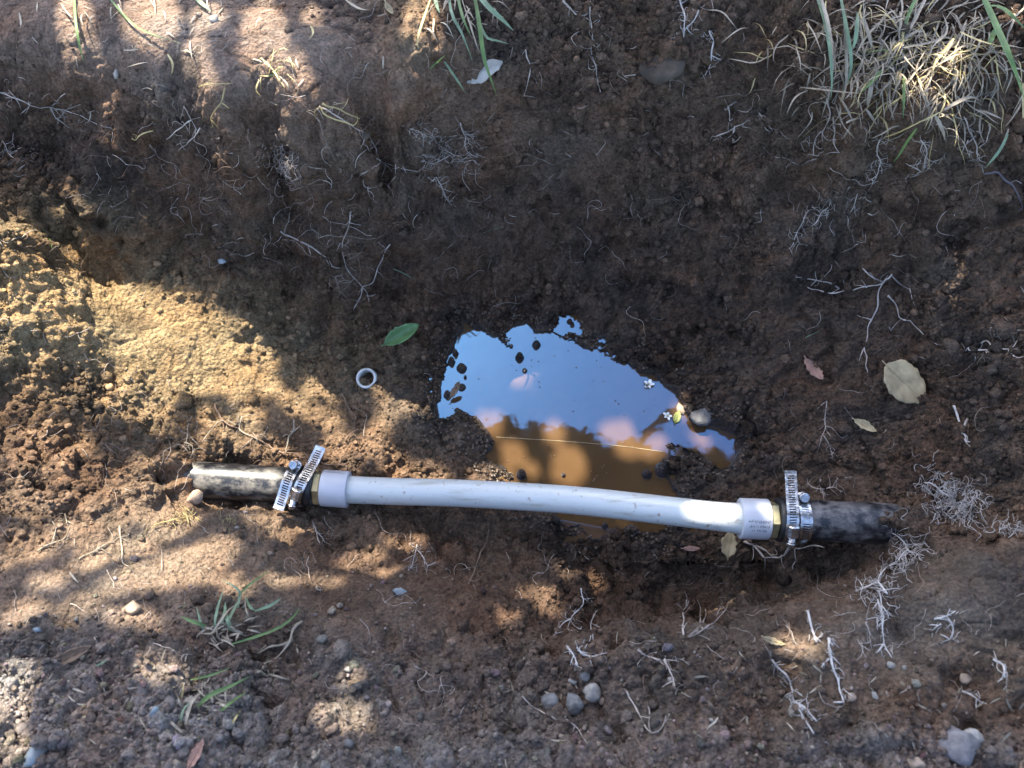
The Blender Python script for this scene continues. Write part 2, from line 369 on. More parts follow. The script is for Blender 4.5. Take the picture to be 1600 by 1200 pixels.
# dug wall: oblique spade striations and pits
stri = fbm(PD @ np.array([[.35, -.2, 0], [.5, .9, 0], [1.2, 0, 1.0]]).T, 60, 3, 88)
disp += .006 * stri * np.clip(steep * 2, 0, 1) * blob(350, 320, 420, 160, 15)
pits = sstep(.30, .62, fbm(PD, 24, 3, 95)); disp -= .016 * pits * cl * (1 - .6 * inside_d)
# cracks in the trampled parts
ck, _ = worley(PW3 + warp, 20, 19); disp -= .003 * smoothw * np.exp(-((vnoise(PW3, 45, 23) / .05) ** 2))
disp += -.012 * blob(1190, 35, 28, 28) - .020 * blob(690, 105, 22, 16) - .03 * blob(265, 742, 24, 11) - .03 * blob(420, 1075, 26, 9, 15) - .018 * blob(395, 1008, 26, 8) - .022 * blob(560, 282, 16, 7)
disp *= (1 - .93 * inside_d) * np.where(SD > -.012, .55, 1)
PN = P0.copy(); PN[det] = PD + ND * disp[:, None]
ff = ~det; PN[ff, 2] += .02 * vnoise(P0[ff], 3.0, 5) + .010 * vnoise(P0[ff], 14, 6)
# keep mud off the open water
deep = (SD > .0055); isl = np.zeros(len(PD), bool)
for (u, v, r, h) in ISLANDS: isl |= ((UU - u) ** 2 + (VV - v) ** 2) < (r * 1.7) ** 2
t = PN[det]; t[:, 2] = np.where(deep & ~isl, np.minimum(t[:, 2], -.0015), t[:, 2]); PN[det] = t

# colour of the earth, with undercut shade painted in below the ledge: dark loam, yellow subsoil on the left, trampled crust, grey grit
col = np.tile(np.array([.116, .077, .053]), (len(P0), 1)); wet = np.zeros(len(P0))
cd = col[det]
def paint(w, c):
    global cd
    w = np.clip(w, 0, 1)[:, None]; cd = cd * (1 - w) + np.array(c) * w
nb = fbm(PD, 26, 3, 131)
paint(.85 * blob(250, 540, 330, 130, 18) + .5 * blob(30, 420, 120, 120), (.315, .235, .128))
paint(.85 * blob(100, 400, 80, 40), (.26, .155, .07))
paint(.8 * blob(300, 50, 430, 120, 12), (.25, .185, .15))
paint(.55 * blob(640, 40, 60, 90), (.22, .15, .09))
paint(.75 * blob(180, 880, 330, 110, -8), (.235, .170, .122))
paint(.7 * blob(560, 700, 260, 90), (.17, .112, .074))
paint(.95 * blob(200, 1120, 460, 120, 4) * (.8 + .5 * nb), (.27, .25, .24))
paint(.7 * blob(1200, 1185, 600, 45) * (.7 + .8 * nb), (.235, .222, .218))
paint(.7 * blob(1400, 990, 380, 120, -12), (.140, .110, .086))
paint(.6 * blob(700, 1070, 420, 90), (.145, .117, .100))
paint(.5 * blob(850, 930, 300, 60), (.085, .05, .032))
paint(.55 * sstep(.1, .5, fbm(PD, 13, 3, 140)) * blob(420, 330, 420, 140, 12), (.17, .095, .06))
paint(.9 * sstep(-.25, .3, fbm(PD, 17, 3, 150)) * blob(150, 240, 330, 75, 15), (.036, .027, .022))  # black humus band, with the shade of the ledge undercut painted in
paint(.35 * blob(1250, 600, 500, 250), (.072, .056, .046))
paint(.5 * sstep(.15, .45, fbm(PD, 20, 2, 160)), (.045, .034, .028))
cd *= (1 + .22 * (id2 - .5) + .18 * (id3 - .5))[:, None]
shore = sstep(-.045, -.006, SD + .012 * nb)
cd *= (1 - .52 * shore)[:, None]
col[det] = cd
mudw = np.clip(1.2 * blob(1085, 722, 55, 42) + blob(725, 690, 36, 34) + blob(985, 832, 60, 14) + .8 * blob(650, 630, 40, 26) + .8 * blob(1110, 660, 40, 26), 0, 1)
wet[det] = np.clip(np.maximum(shore, mudw) * (.6 + .9 * (fbm(PD, 60, 2, 171) + .25)), 0, 1)
far_ = ~det; col[far_] = np.array([.12, .088, .066])
idx = np.arange(nx * ny).reshape(ny, nx)
FQ = np.stack([idx[:-1, :-1], idx[:-1, 1:], idx[1:, 1:], idx[1:, :-1]], -1).reshape(-1, 4)
gme = mesh_np('ground', PN, FQ)
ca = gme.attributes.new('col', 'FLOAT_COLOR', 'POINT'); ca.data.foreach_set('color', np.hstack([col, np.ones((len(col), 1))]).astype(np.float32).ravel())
wa = gme.attributes.new('wet', 'FLOAT', 'POINT'); wa.data.foreach_set('value', wet.astype(np.float32))
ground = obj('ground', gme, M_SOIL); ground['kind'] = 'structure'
ground['label'] = 'dug pit in brown loam with trampled crust around its rim'
bpy.context.view_layer.update()
def hit(u, v):
    ok, loc, nor, _ = ground.ray_cast(Vector(CAM), Vector(ray(u, v)).normalized())
    return (np.array(loc), np.array(nor)) if ok else (W(u, v, .2), np.array([0, 0, 1.0]))
def drop(x, y):
    ok, loc, nor, _ = ground.ray_cast(Vector((x, y, 3)), Vector((0, 0, -1)))
    return (np.array(loc), np.array(nor)) if ok else (np.array([x, y, .29]), np.array([0, 0, 1.0]))

# ---------------------------------------------------------------- muddy water
mw, nt, b = mat('muddy_water'); tc = N_(nt, 'TexCoord')
n1 = N_(nt, 'TexNoise', Scale=14.0, Detail=5.0); nt.links.new(tc.outputs['Object'], n1.inputs['Vector'])
cr = N_(nt, 'ValToRGB'); cr.color_ramp.elements[0].position = .3; cr.color_ramp.elements[0].color = (.076, .042, .019, 1); cr.color_ramp.elements[1].position = .75; cr.color_ramp.elements[1].color = (.105, .060, .029, 1)
nt.links.new(n1.outputs['Fac'], cr.inputs[0]); nt.links.new(cr.outputs[0], b.inputs['Base Color'])
b.inputs['Roughness'].default_value = 0.03; b.inputs['IOR'].default_value = 2.15; b.inputs['Specular Tint'].default_value = (.18, .50, 1.0, 1)  # sky blue put into the specular tint; more reflective than real water
n2 = N_(nt, 'TexNoise', Scale=25.0, Detail=2.0); nt.links.new(tc.outputs['Object'], n2.inputs['Vector'])
bp = N_(nt, 'Bump', Strength=0.05, Distance=0.004); nt.links.new(n2.outputs['Fac'], bp.inputs['Height']); nt.links.new(bp.outputs[0], b.inputs['Normal'])
a0, a1 = PW.min(0) - .012, PW.max(0) + .012
wx, wy = np.meshgrid(np.linspace(a0[0], a1[0], 30), np.linspace(a0[1], a1[1], 24)); wi = np.arange(wx.size).reshape(wx.shape)
wq = np.stack([wi[:-1, :-1], wi[:-1, 1:], wi[1:, 1:], wi[1:, :-1]], -1).reshape(-1, 4)
water = obj('puddle_water', mesh_np('puddle_water', np.stack([wx.ravel(), wy.ravel(), 0 * wx.ravel()], 1), wq), mw); water['kind'] = 'structure'
water['label'] = 'muddy brown puddle mirroring blue sky at the bottom of the pit'

#SECTION2
# ================================================================ SHADE TREE (stands beyond the far rim; throws the dappled shade)
M_LEAF = simple('tree_leaf', (0.055, 0.095, 0.03), 0.5, var=0.3, nscale=8, island=0.3)
M_BARK = simple('bark', (0.11, 0.085, 0.065), 0.9, var=0.4, nscale=20, bump=1.0, bscale=40)
SA = np.cross(S, [0, 0, 1.0]); SA /= np.linalg.norm(SA); SA = -SA if SA[0] < 0 else SA
SB = np.cross(SA, S); SB = -SB if SB[2] < 0 else SB
PC = np.array([0, .45, .1])
# sun flecks: (u, v, half width, half height, angle) in photo pixels; each becomes a gap in the foliage
FLECKS = [(418,603,20,20,0),(455,627,21,20,0),(495,606,30,20,0),(522,602,16,18,0),(505,648,22,16,0),(480,640,10,10,0),(612,603,16,13,0),(634,634,26,20,-20),(664,632,12,17,0),(655,612,10,12,0),(590,664,18,14,0),(525,695,32,24,0),(577,688,24,24,0),(621,725,20,14,0),(600,645,10,10,0),(548,722,22,12,0),
 (437,704,30,14,15),(380,752,18,18,(0,.066)),(345,747,24,20,(20,.066)),(415,747,24,20,(-20,.066)),(267,768,24,14,0),(306,772,20,12,0),(394,784,14,10,0),(420,822,28,22,0),(455,812,18,12,0),(634,852,30,12,-20),
 (763,660,18,18,0),(864,672,16,16,0),(961,672,26,17,0),(975,696,17,16,0),(1018,698,24,14,-25),(794,707,13,18,20),(886,726,26,28,0),(825,732,9,10,0),(767,744,36,16,0),(1060,640,7,8,0),(1090,682,14,8,0),
 (838,925,24,22,0),(848,946,16,12,0),(877,893,9,11,0),(921,907,13,13,0),(790,962,13,9,0),
 (1095,795,24,11,(10,.11)),(1130,792,14,12,(0,.115)),(1193,797,9,9,(0,.118)),(650,744,60,5,(2,.05)),(1240,1006,40,11,12),
 (1482,110,8,34,10),(1465,178,20,13,-20),(1578,28,9,18,20),(1425,215,18,9,-25),
 (100,700,44,22,0),(60,735,40,16,0),(20,700,24,22,0),(330,655,20,14,0),(385,640,22,14,0),(370,672,24,12,-20),(300,725,36,9,0),(460,735,26,10,0),(150,775,56,12,-8),(40,790,40,11,-8),(220,745,24,10,0),
 (200,795,90,18,10),(270,820,40,9,-10),(145,822,45,11,5),(160,860,34,13,-20),(248,888,44,15,-10),(320,876,40,13,-20),(30,780,44,9,-15),(50,690,54,26,0),(130,748,130,12,0),(400,690,30,14,10),(350,725,60,10,0),(35,865,46,13,-20),(60,840,50,11,-8),(150,870,40,10,-25),(210,848,40,10,-20),(290,905,18,12,-20),(70,905,30,12,-25),(440,905,26,12,-10),(120,945,40,15,-30),(190,905,44,16,-30),(265,875,40,14,-25),(330,850,34,12,-25),(240,905,34,18,-20),(340,905,26,14,-25),(505,910,32,14,-15),(560,873,38,11,-22),(600,895,20,10,-10),(370,920,22,10,-20),(30,960,36,16,-30),
 (12,1090,24,70,15),(245,1045,30,24,0),(200,962,34,18,-15),(532,1115,34,34,0),(20,1175,26,20,0),(545,1060,20,12,0),
 (115,45,26,60,-5),(232,25,46,44,0),(320,25,26,34,0),(410,60,40,78,0),(412,140,22,30,0),(482,22,14,34,0),(655,45,34,70,0),(668,112,20,16,0),(300,95,22,30,30)]
LITPOLY = [[(-60,300),(30,335),(80,372),(140,425),(300,468),(400,520),(432,562),(400,605),(355,612),(300,606),(262,628),(265,668),(215,660),(130,622),(60,632),(-60,640)]]
CELL = .004; NB = 700; lit = np.zeros((NB, NB), bool)
def ab(P): d = P - PC; return d @ SA, d @ SB
def mark(P):
    a, b_ = ab(P); i = int(round(a / CELL)) + NB // 2; j = int(round(b_ / CELL)) + NB // 2
    if 1 <= i < NB - 1 and 1 <= j < NB - 1: lit[i:i + 2, j:j + 2] = True
for (u, v, ru, rv, an) in FLECKS:
    zc = an[1] if isinstance(an, tuple) else None; an = an[0] if isinstance(an, tuple) else an
    flat = max(ru, rv) < 36
    if 390 < u < 700 and v < 760: ru *= .82; rv *= .82
    ru = max(ru - 4.5, 6.5); rv = max(rv - 4.5, 6.5); ca_, sa_ = math.cos(rad(an)), math.sin(rad(an))
    if zc is None: zc = np.median([hit(u + x, v + y)[0][2] for x in (-8, 0, 8) for y in (-8, 0, 8)]); zc = max(zc, 0.0)
    for x in np.arange(-ru, ru + 1, 4):
        for y in np.arange(-rv, rv + 1, 4):
            if (x / ru) ** 2 + (y / rv) ** 2 <= 1:
                uu, vv = u + x * ca_ - y * sa_, v + x * sa_ + y * ca_
                mark(W(uu, vv, zc) if flat else hit(uu, vv)[0])
for pl in LITPOLY:
    q = np.array(pl, float); gu, gv = np.meshgrid(np.arange(q[:, 0].min(), q[:, 0].max(), 5.0), np.arange(q[:, 1].min(), q[:, 1].max(), 5.0))
    keep = poly_sd(gu, gv, q) > 5
    for u, v in zip(gu[keep], gv[keep]): mark(hit(u, v)[0])
corner = np.array([ab(hit(u, v)[0]) for u in (-20, 800, 1620) for v in (-20, 600, 1215)])
amin, bmin = corner.min(0) - .25; amax, bmax = corner.max(0)
nearlit = lit.copy()
for _ in range(9):
    g_ = nearlit.copy(); g_[1:] |= nearlit[:-1]; g_[:-1] |= nearlit[1:]; g_[:, 1:] |= nearlit[:, :-1]; g_[:, :-1] |= nearlit[:, 1:]; nearlit = g_
LV = []; LF = []
def leaf_batch(centres, sizes, normals, rolls):
    """folded diamond-oval leaves, six vertices each"""
    n_ = len(centres); nrm = normals / np.linalg.norm(normals, axis=1)[:, None]
    ref = np.tile(np.array([.3, .1, 1.0]), (n_, 1)); x = np.cross(nrm, ref); x /= np.linalg.norm(x, axis=1)[:, None]; y = np.cross(nrm, x)
    c_, s_ = np.cos(rolls)[:, None], np.sin(rolls)[:, None]; ax_ = x * c_ + y * s_; ay_ = -x * s_ + y * c_
    shape = [(-1, 0, 0), (-.35, .48, .08), (.45, .42, .08), (1, 0, -.05), (.45, -.42, .08), (-.35, -.48, .08)]
    V = np.stack([centres + sizes[:, None] * (ax_ * p + ay_ * q + nrm * r) for p, q, r in shape], 1).reshape(-1, 3)
    base = np.arange(n_)[:, None] * 6
    F = np.concatenate([base + np.array([0, 1, 2, 3]), base + np.array([0, 3, 4, 5])], 0)
    return V, F
def canopy():
    V = []; F = []; nv = 0
    for layer in range(13):
        big = layer < 5; tiny = layer >= 8
        stp = .026 if big else .009 if tiny else .015
        aa, bb = np.meshgrid(np.arange(amin, amax, stp), np.arange(bmin, bmax, stp)); aa = aa.ravel(); bb = bb.ravel(); k = len(aa)
        aa = aa + RNG.uniform(-.6, .6, k) * stp; bb = bb + RNG.uniform(-.6, .6, k) * stp
        dd = 2.85 + RNG.uniform(0, .2, k)
        if tiny:
            nl = nearlit[np.clip(np.round(aa / CELL).astype(int) + NB // 2, 0, NB - 1), np.clip(np.round(bb / CELL).astype(int) + NB // 2, 0, NB - 1)]; aa, bb, dd = aa[nl], bb[nl], dd[nl]; k = len(aa)
        sz = RNG.uniform(.018, .030, k) if big else RNG.uniform(.0055, .008, k) if tiny else RNG.uniform(.009, .014, k)
        cen = PC + aa[:, None] * SA + bb[:, None] * SB + dd[:, None] * S
        nr = S + RNG.normal(0, .38, (k, 3)); v, f = leaf_batch(cen, sz, nr, RNG.uniform(0, 6.28, k))
        d = v - PC; I = np.clip(np.round(d @ SA / CELL).astype(int) + NB // 2, 0, NB - 1); J = np.clip(np.round(d @ SB / CELL).astype(int) + NB // 2, 0, NB - 1)
        bad = lit[I, J].reshape(-1, 6).any(1)
        I0 = np.clip(np.round(aa / CELL).astype(int) + NB // 2, 0, NB - 1); J0 = np.clip(np.round(bb / CELL).astype(int) + NB // 2, 0, NB - 1); bad |= lit[I0, J0]
        v6 = v.reshape(-1, 6, 3)
        for w_ in (.5,):
            m_ = (v6 * w_ + v6.mean(1)[:, None] * (1 - w_)).reshape(-1, 3) - PC
            bad |= lit[np.clip(np.round(m_ @ SA / CELL).astype(int) + NB // 2, 0, NB - 1), np.clip(np.round(m_ @ SB / CELL).astype(int) + NB // 2, 0, NB - 1)].reshape(-1, 6).any(1)
        # leaves in the pool's mirrored view are shifted sunward so it mirrors open sky
        cm = v6.mean(1); tt_ = CAM[2] / (cm[:, 2] + CAM[2]); wxy = cm[:, :2] * tt_[:, None]
        uu_, vv_ = to_px(np.stack([wxy[:, 0], wxy[:, 1], 0 * wxy[:, 0]], 1))
        far_l = (uu_ > 650) & (uu_ < 1180) & (vv_ > 440) & (vv_ < 680)
        v6 = v6 + (far_l * 2.6)[:, None, None] * S
        v6 = v6[~bad]; k2 = len(v6); base = np.arange(k2)[:, None] * 6 + nv
        V.append(v6.reshape(-1, 3)); F.append(np.concatenate([base + np.array([0, 1, 2, 3]), base + np.array([0, 3, 4, 5])], 0)); nv += k2 * 6
    return np.vstack(V), np.vstack(F)
tree = thing('shade_tree', 'leafy tree overhanging the pit from beyond its far rim, throwing dappled shade', 'tree', (2.6, 3.3, .28))
V, F = canopy(); child('crown', V, F, M_LEAF, tree, False)
# unseen higher bough, added to darken the lower half of the puddle's reflection
def mirror_pt(u, v, h):
    p = W(u, v, 0); d = ray(u, v); r = np.array([d[0], d[1], -d[2]]); return p + r * (h / r[2])
HB = 2.7
e0 = mirror_pt(560, 634, HB); e1 = mirror_pt(1190, 682, HB)
k = 12000; tx = RNG.uniform(-.25, 1.25, k); ty = RNG.uniform(0, 1, k) ** .9
cen = e0 + (e1 - e0) * tx[:, None] + np.array([0, -1, 0]) * (ty * 1.15)[:, None]
cen[:, 2] += RNG.uniform(0, .25, k); cen[:, 1] -= .0 + .10 * np.maximum(0, vnoise(np.stack([tx * 9, 0 * tx, 0 * tx], 1), 1.0, 3))
V, F = leaf_batch(cen, RNG.uniform(.035, .06, k), np.array([0, 0, 1.0]) + RNG.normal(0, .35, (k, 3)), RNG.uniform(0, 6.28, k))
child('added_bough_leaves', V, F, M_LEAF, tree, False)
troot = np.array([2.6, 3.3, .24])
tp = smooth_path([troot, troot + [-.05, -.05, 1.0], troot + [-.2, -.1, 2.2], troot + [-.3, -.2, 3.4]], 14)
child('trunk', *tube(tp, np.linspace(.16, .08, 14), 12), M_BARK, tree)
cc = PC + S * 3.1
for tgt in (cc + SA * .62, cc + SA * .5 - SB * .25, e0 * .5 + e1 * .5 + [0, -.3, .45]):
    st = tp[7 if tgt[2] < 2.4 else 11]; child('limb', *tube(smooth_path([st, st * .5 + tgt * .5 + [0, 0, .18], tgt], 10), np.linspace(.055, .012, 10), 8), M_BARK, tree)

# ================================================================ PIPES
mpx, nt, b = mat('milky_pipe'); tc = N_(nt, 'TexCoord'); b.inputs['Base Color'].default_value = (.78, .79, .74, 1)
mp = N_(nt, 'Mapping'); mp.inputs['Scale'].default_value = (6, 60, 60); nt.links.new(tc.outputs['Object'], mp.inputs['Vector'])
n1 = N_(nt, 'TexNoise', Scale=2.0, Detail=6.0, Roughness=.65); nt.links.new(mp.outputs[0], n1.inputs['Vector'])
cr = N_(nt, 'ValToRGB'); cr.color_ramp.elements[0].position = .30; cr.color_ramp.elements[0].color = (.36, .35, .30, 1); cr.color_ramp.elements[1].position = .46; cr.color_ramp.elements[1].color = (.51, .53, .52, 1)
nt.links.new(n1.outputs['Fac'], cr.inputs[0])
n2 = N_(nt, 'TexNoise', Scale=160.0, Detail=3.0); nt.links.new(tc.outputs['Object'], n2.inputs['Vector'])
c2 = N_(nt, 'ValToRGB'); c2.color_ramp.elements[0].position = .63; c2.color_ramp.elements[0].color = (0, 0, 0, 1); c2.color_ramp.elements[1].position = .76; c2.color_ramp.elements[1].color = (1, 1, 1, 1)
nt.links.new(n2.outputs['Fac'], c2.inputs[0])
mx = N_(nt, 'MixRGB'); mx.inputs[2].default_value = (.25, .18, .12, 1); nt.links.new(c2.outputs[0], mx.inputs[0]); nt.links.new(cr.outputs[0], mx.inputs[1]); nt.links.new(mx.outputs[0], b.inputs['Base Color'])
b.inputs['Roughness'].default_value = .33; b.inputs['Coat Weight'].default_value = .15
bp = N_(nt, 'Bump', Strength=.12, Distance=.001); nt.links.new(n1.outputs['Fac'], bp.inputs['Height']); nt.links.new(bp.outputs[0], b.inputs['Normal'])
M_PIPE = mpx
M_RING = simple('white_ring_plastic', (.47, .47, .50), .35, var=.07, nscale=25, sss=0)
M_BRASS = simple('dull_brass', (.42, .37, .22), .38, metal=.75, var=.2, nscale=120, bump=.15, bscale=200)
M_STEEL = simple('stainless_steel', (.50, .50, .51), .24, metal=1.0, var=.35, nscale=160, bump=.25, bscale=250)
M_INK = simple('print_ink', (.05, .05, .06), .7, var=.3, nscale=500)
def hose_mat(name, dust, lo, hi):
    m, nt, b = mat(name); tc = N_(nt, 'TexCoord'); mp = N_(nt, 'Mapping'); mp.inputs['Scale'].default_value = (34, 52, 45); mp.inputs['Rotation'].default_value = (0, 0, rad(30))
    nt.links.new(tc.outputs['Object'], mp.inputs['Vector']); n1 = N_(nt, 'TexNoise', Scale=1.6, Detail=8.0, Roughness=.72); nt.links.new(mp.outputs[0], n1.inputs['Vector'])
    cr = N_(nt, 'ValToRGB'); e = cr.color_ramp.elements; e[0].position = lo; e[0].color = (.012, .013, .016, 1); e[1].position = hi; e[1].color = (*dust, 1)
    nt.links.new(n1.outputs['Fac'], cr.inputs[0]); nt.links.new(cr.outputs[0], b.inputs['Base Color'])
    rr = N_(nt, 'MapRange'); rr.inputs['From Min'].default_value = lo; rr.inputs['From Max'].default_value = hi; rr.inputs['To Min'].default_value = .32; rr.inputs['To Max'].default_value = .9
    nt.links.new(n1.outputs['Fac'], rr.inputs['Value']); nt.links.new(rr.outputs[0], b.inputs['Roughness'])
    bp = N_(nt, 'Bump', Strength=.4, Distance=.001); nt.links.new(n1.outputs['Fac'], bp.inputs['Height']); nt.links.new(bp.outputs[0], b.inputs['Normal'])
    return m
M_HOSER = hose_mat('scuffed_black_hose', (.24, .22, .21), .44, .74)
M_HOSEL = hose_mat('dusty_black_hose', (.27, .24, .20), .45, .80)
M_RUBBER = simple('black_rubber', (.014, .014, .016), .45, var=.5, nscale=80, bump=.3, bscale=200)

def unit(v): v = np.asarray(v, float); return v / np.linalg.norm(v)
ZL, ZR = .045, .098
pl_a = W(545, 765, ZL); pl_b = W(300, 748, ZL + .004); axL = unit(pl_a - pl_b)       # points right
pr_a = W(1155, 810, ZR); pr_b = W(1350, 816, ZR + .002); axR = unit(pr_b - pr_a)     # points right
RING = .0215
pipe = thing('white_pipe', 'translucent white flexible pipe bridging the puddle between the two clamped black hoses', 'pipe', W(850, 778, .03))
ctr = [pl_a - axL * .028, pl_a, W(620, 768, ZL + .003), W(700, 770, ZL + .008), W(800, 775, ZL + .016), W(900, 782, ZL + .026), W(1000, 793, ZL + .037), W(1100, 804.5, ZR - .005), pr_a, pr_a + axR * .03]
pp = smooth_path(ctr, 90); sN = np.linspace(0, 1, 90)
rr_ = .0158 + .0022 * np.exp(-((sN - .05) / .055) ** 2) + .0026 * np.exp(-((sN - .97) / .09) ** 2)
child('pipe_wall', *tube(pp, rr_, 40), M_PIPE, pipe)
def txt(s, size):
    cu = bpy.data.curves.new('print', 'FONT'); cu.body = s; cu.size = size; cu.align_x = 'CENTER'; cu.resolution_u = 2
    o = bpy.data.objects.new('print', cu); C.objects.link(o); bpy.context.view_layer.update()
    dg = bpy.context.evaluated_depsgraph_get(); me = o.evaluated_get(dg).to_mesh()
    V = np.array([v.co[:] for v in me.vertices]); F = [tuple(p.vertices) for p in me.polygons]
    o.evaluated_get(dg).to_mesh_clear(); bpy.data.objects.remove(o); bpy.data.curves.remove(cu); return V, F
def wrap(lines, org, ax, s_mid, R, ang0, dang, flip, parent):
    """print on a cylinder; ang = 0 is the top, + towards the far side"""
    ax = unit(ax); up = unit(np.array([0, 0, 1.0]) - ax * ax[2]); far = np.cross(up, ax); far = far if far[1] > 0 else -far
    mb = MB()
    for i, (s, size) in enumerate(lines):
        V, F = txt(s, size); sg = -1 if flip else 1
        s_ = s_mid + sg * V[:, 0]; an = ang0 + i * dang + sg * V[:, 1] / R
        mb.add(np.asarray(org)[None] + ax[None] * s_[:, None] + (R + .00012) * (np.cos(an)[:, None] * up[None] + np.sin(an)[:, None] * far[None]), F)
    return child('print', *mb.get(), M_INK, parent, False)
ringprof = [(0, .0165), (0, .0205), (.0004, .0211), (.0012, RING), (.010, RING), (.020, RING), (.0298, RING), (.0306, .0211), (.031, .0205), (.031, .0165)]
oL = pl_a - axL * .031
rgl = child('expansion_ring', *lathe(oL, axL, ringprof, 48), M_RING, pipe)
wrap([('F1960 1-1/4"', .0036), ('cNSF\u00aeUS-pw', .0036)], oL, axL, .0155, RING, rad(52), rad(-13), False, rgl)
rgr = child('expansion_ring', *lathe(pr_a, axR, [(s, r + .0006) for s, r in ringprof], 48), M_RING, pipe)
wrap([('PE-Xa 1+', .0042), ('F1960 1-1/4"', .0042), ('cNSF\u00aeUS-pw', .0042)], pr_a, axR, .0165, RING + .0006, rad(-47), rad(13), True, rgr)
hexp = lambda o, ax, L, R: lathe(o, ax, [(0, R * .9), (0.0006, R * .97), (.0014, R), (L - .0014, R), (L - .0006, R * .97), (L, R * .9)], 6, up=(0.0, .5, .87), caps=True)
child('hex_fitting', *hexp(oL - axL * .0092, axL, .009, .0205), M_BRASS, pipe, False)
child('hex_fitting', *hexp(pr_a + axR * .0312, axR, .009, .0205), M_BRASS, pipe, False)
# black hoses running into the soil
HR = .0212
hl0 = oL - axL * .0094
hose_l = thing('black_hose', 'dusty black hose coming out of the left bank, patched with sunlight', 'hose', W(380, 770, .03))
hp = smooth_path([hl0, hl0 - axL * .05, hl0 - axL * .12 - [0, 0, .001], hl0 - axL * .2 - np.array([0, 0, .004]), hl0 - axL * .30 - np.array([0, 0, .008])], 30)
child('hose_wall', *tube(hp, HR, 40), M_HOSEL, hose_l)
child('rubber_end', *lathe(hl0 - axL * .0145, axL, [(0, HR + .0002), (0, HR + .0012), (.013, HR + .0012), (.0141, HR + .0004), (.0141, .012)], 40), M_RUBBER, hose_l)
hr0 = pr_a + axR * .0406
hose_r = thing('black_hose', 'scuffed black hose disappearing into dark soil of the right bank', 'hose', W(1300, 820, .07))
hp = smooth_path([hr0, hr0 + axR * .05, hr0 + axR * .10 - np.array([0, 0, .002]), hr0 + axR * .16 - np.array([0, 0, .008]), hr0 + axR * .26 - np.array([0, 0, .03])], 30)
child('hose_wall', *tube(hp, HR + .001, 40), M_HOSER, hose_r)
child('rubber_end', *lathe(hr0 - axR * .0002, axR, [(0, .012), (0, HR + .0016), (.001, HR + .0024), (.012, HR + .0024), (.012, HR)], 40), M_RUBBER, hose_r)

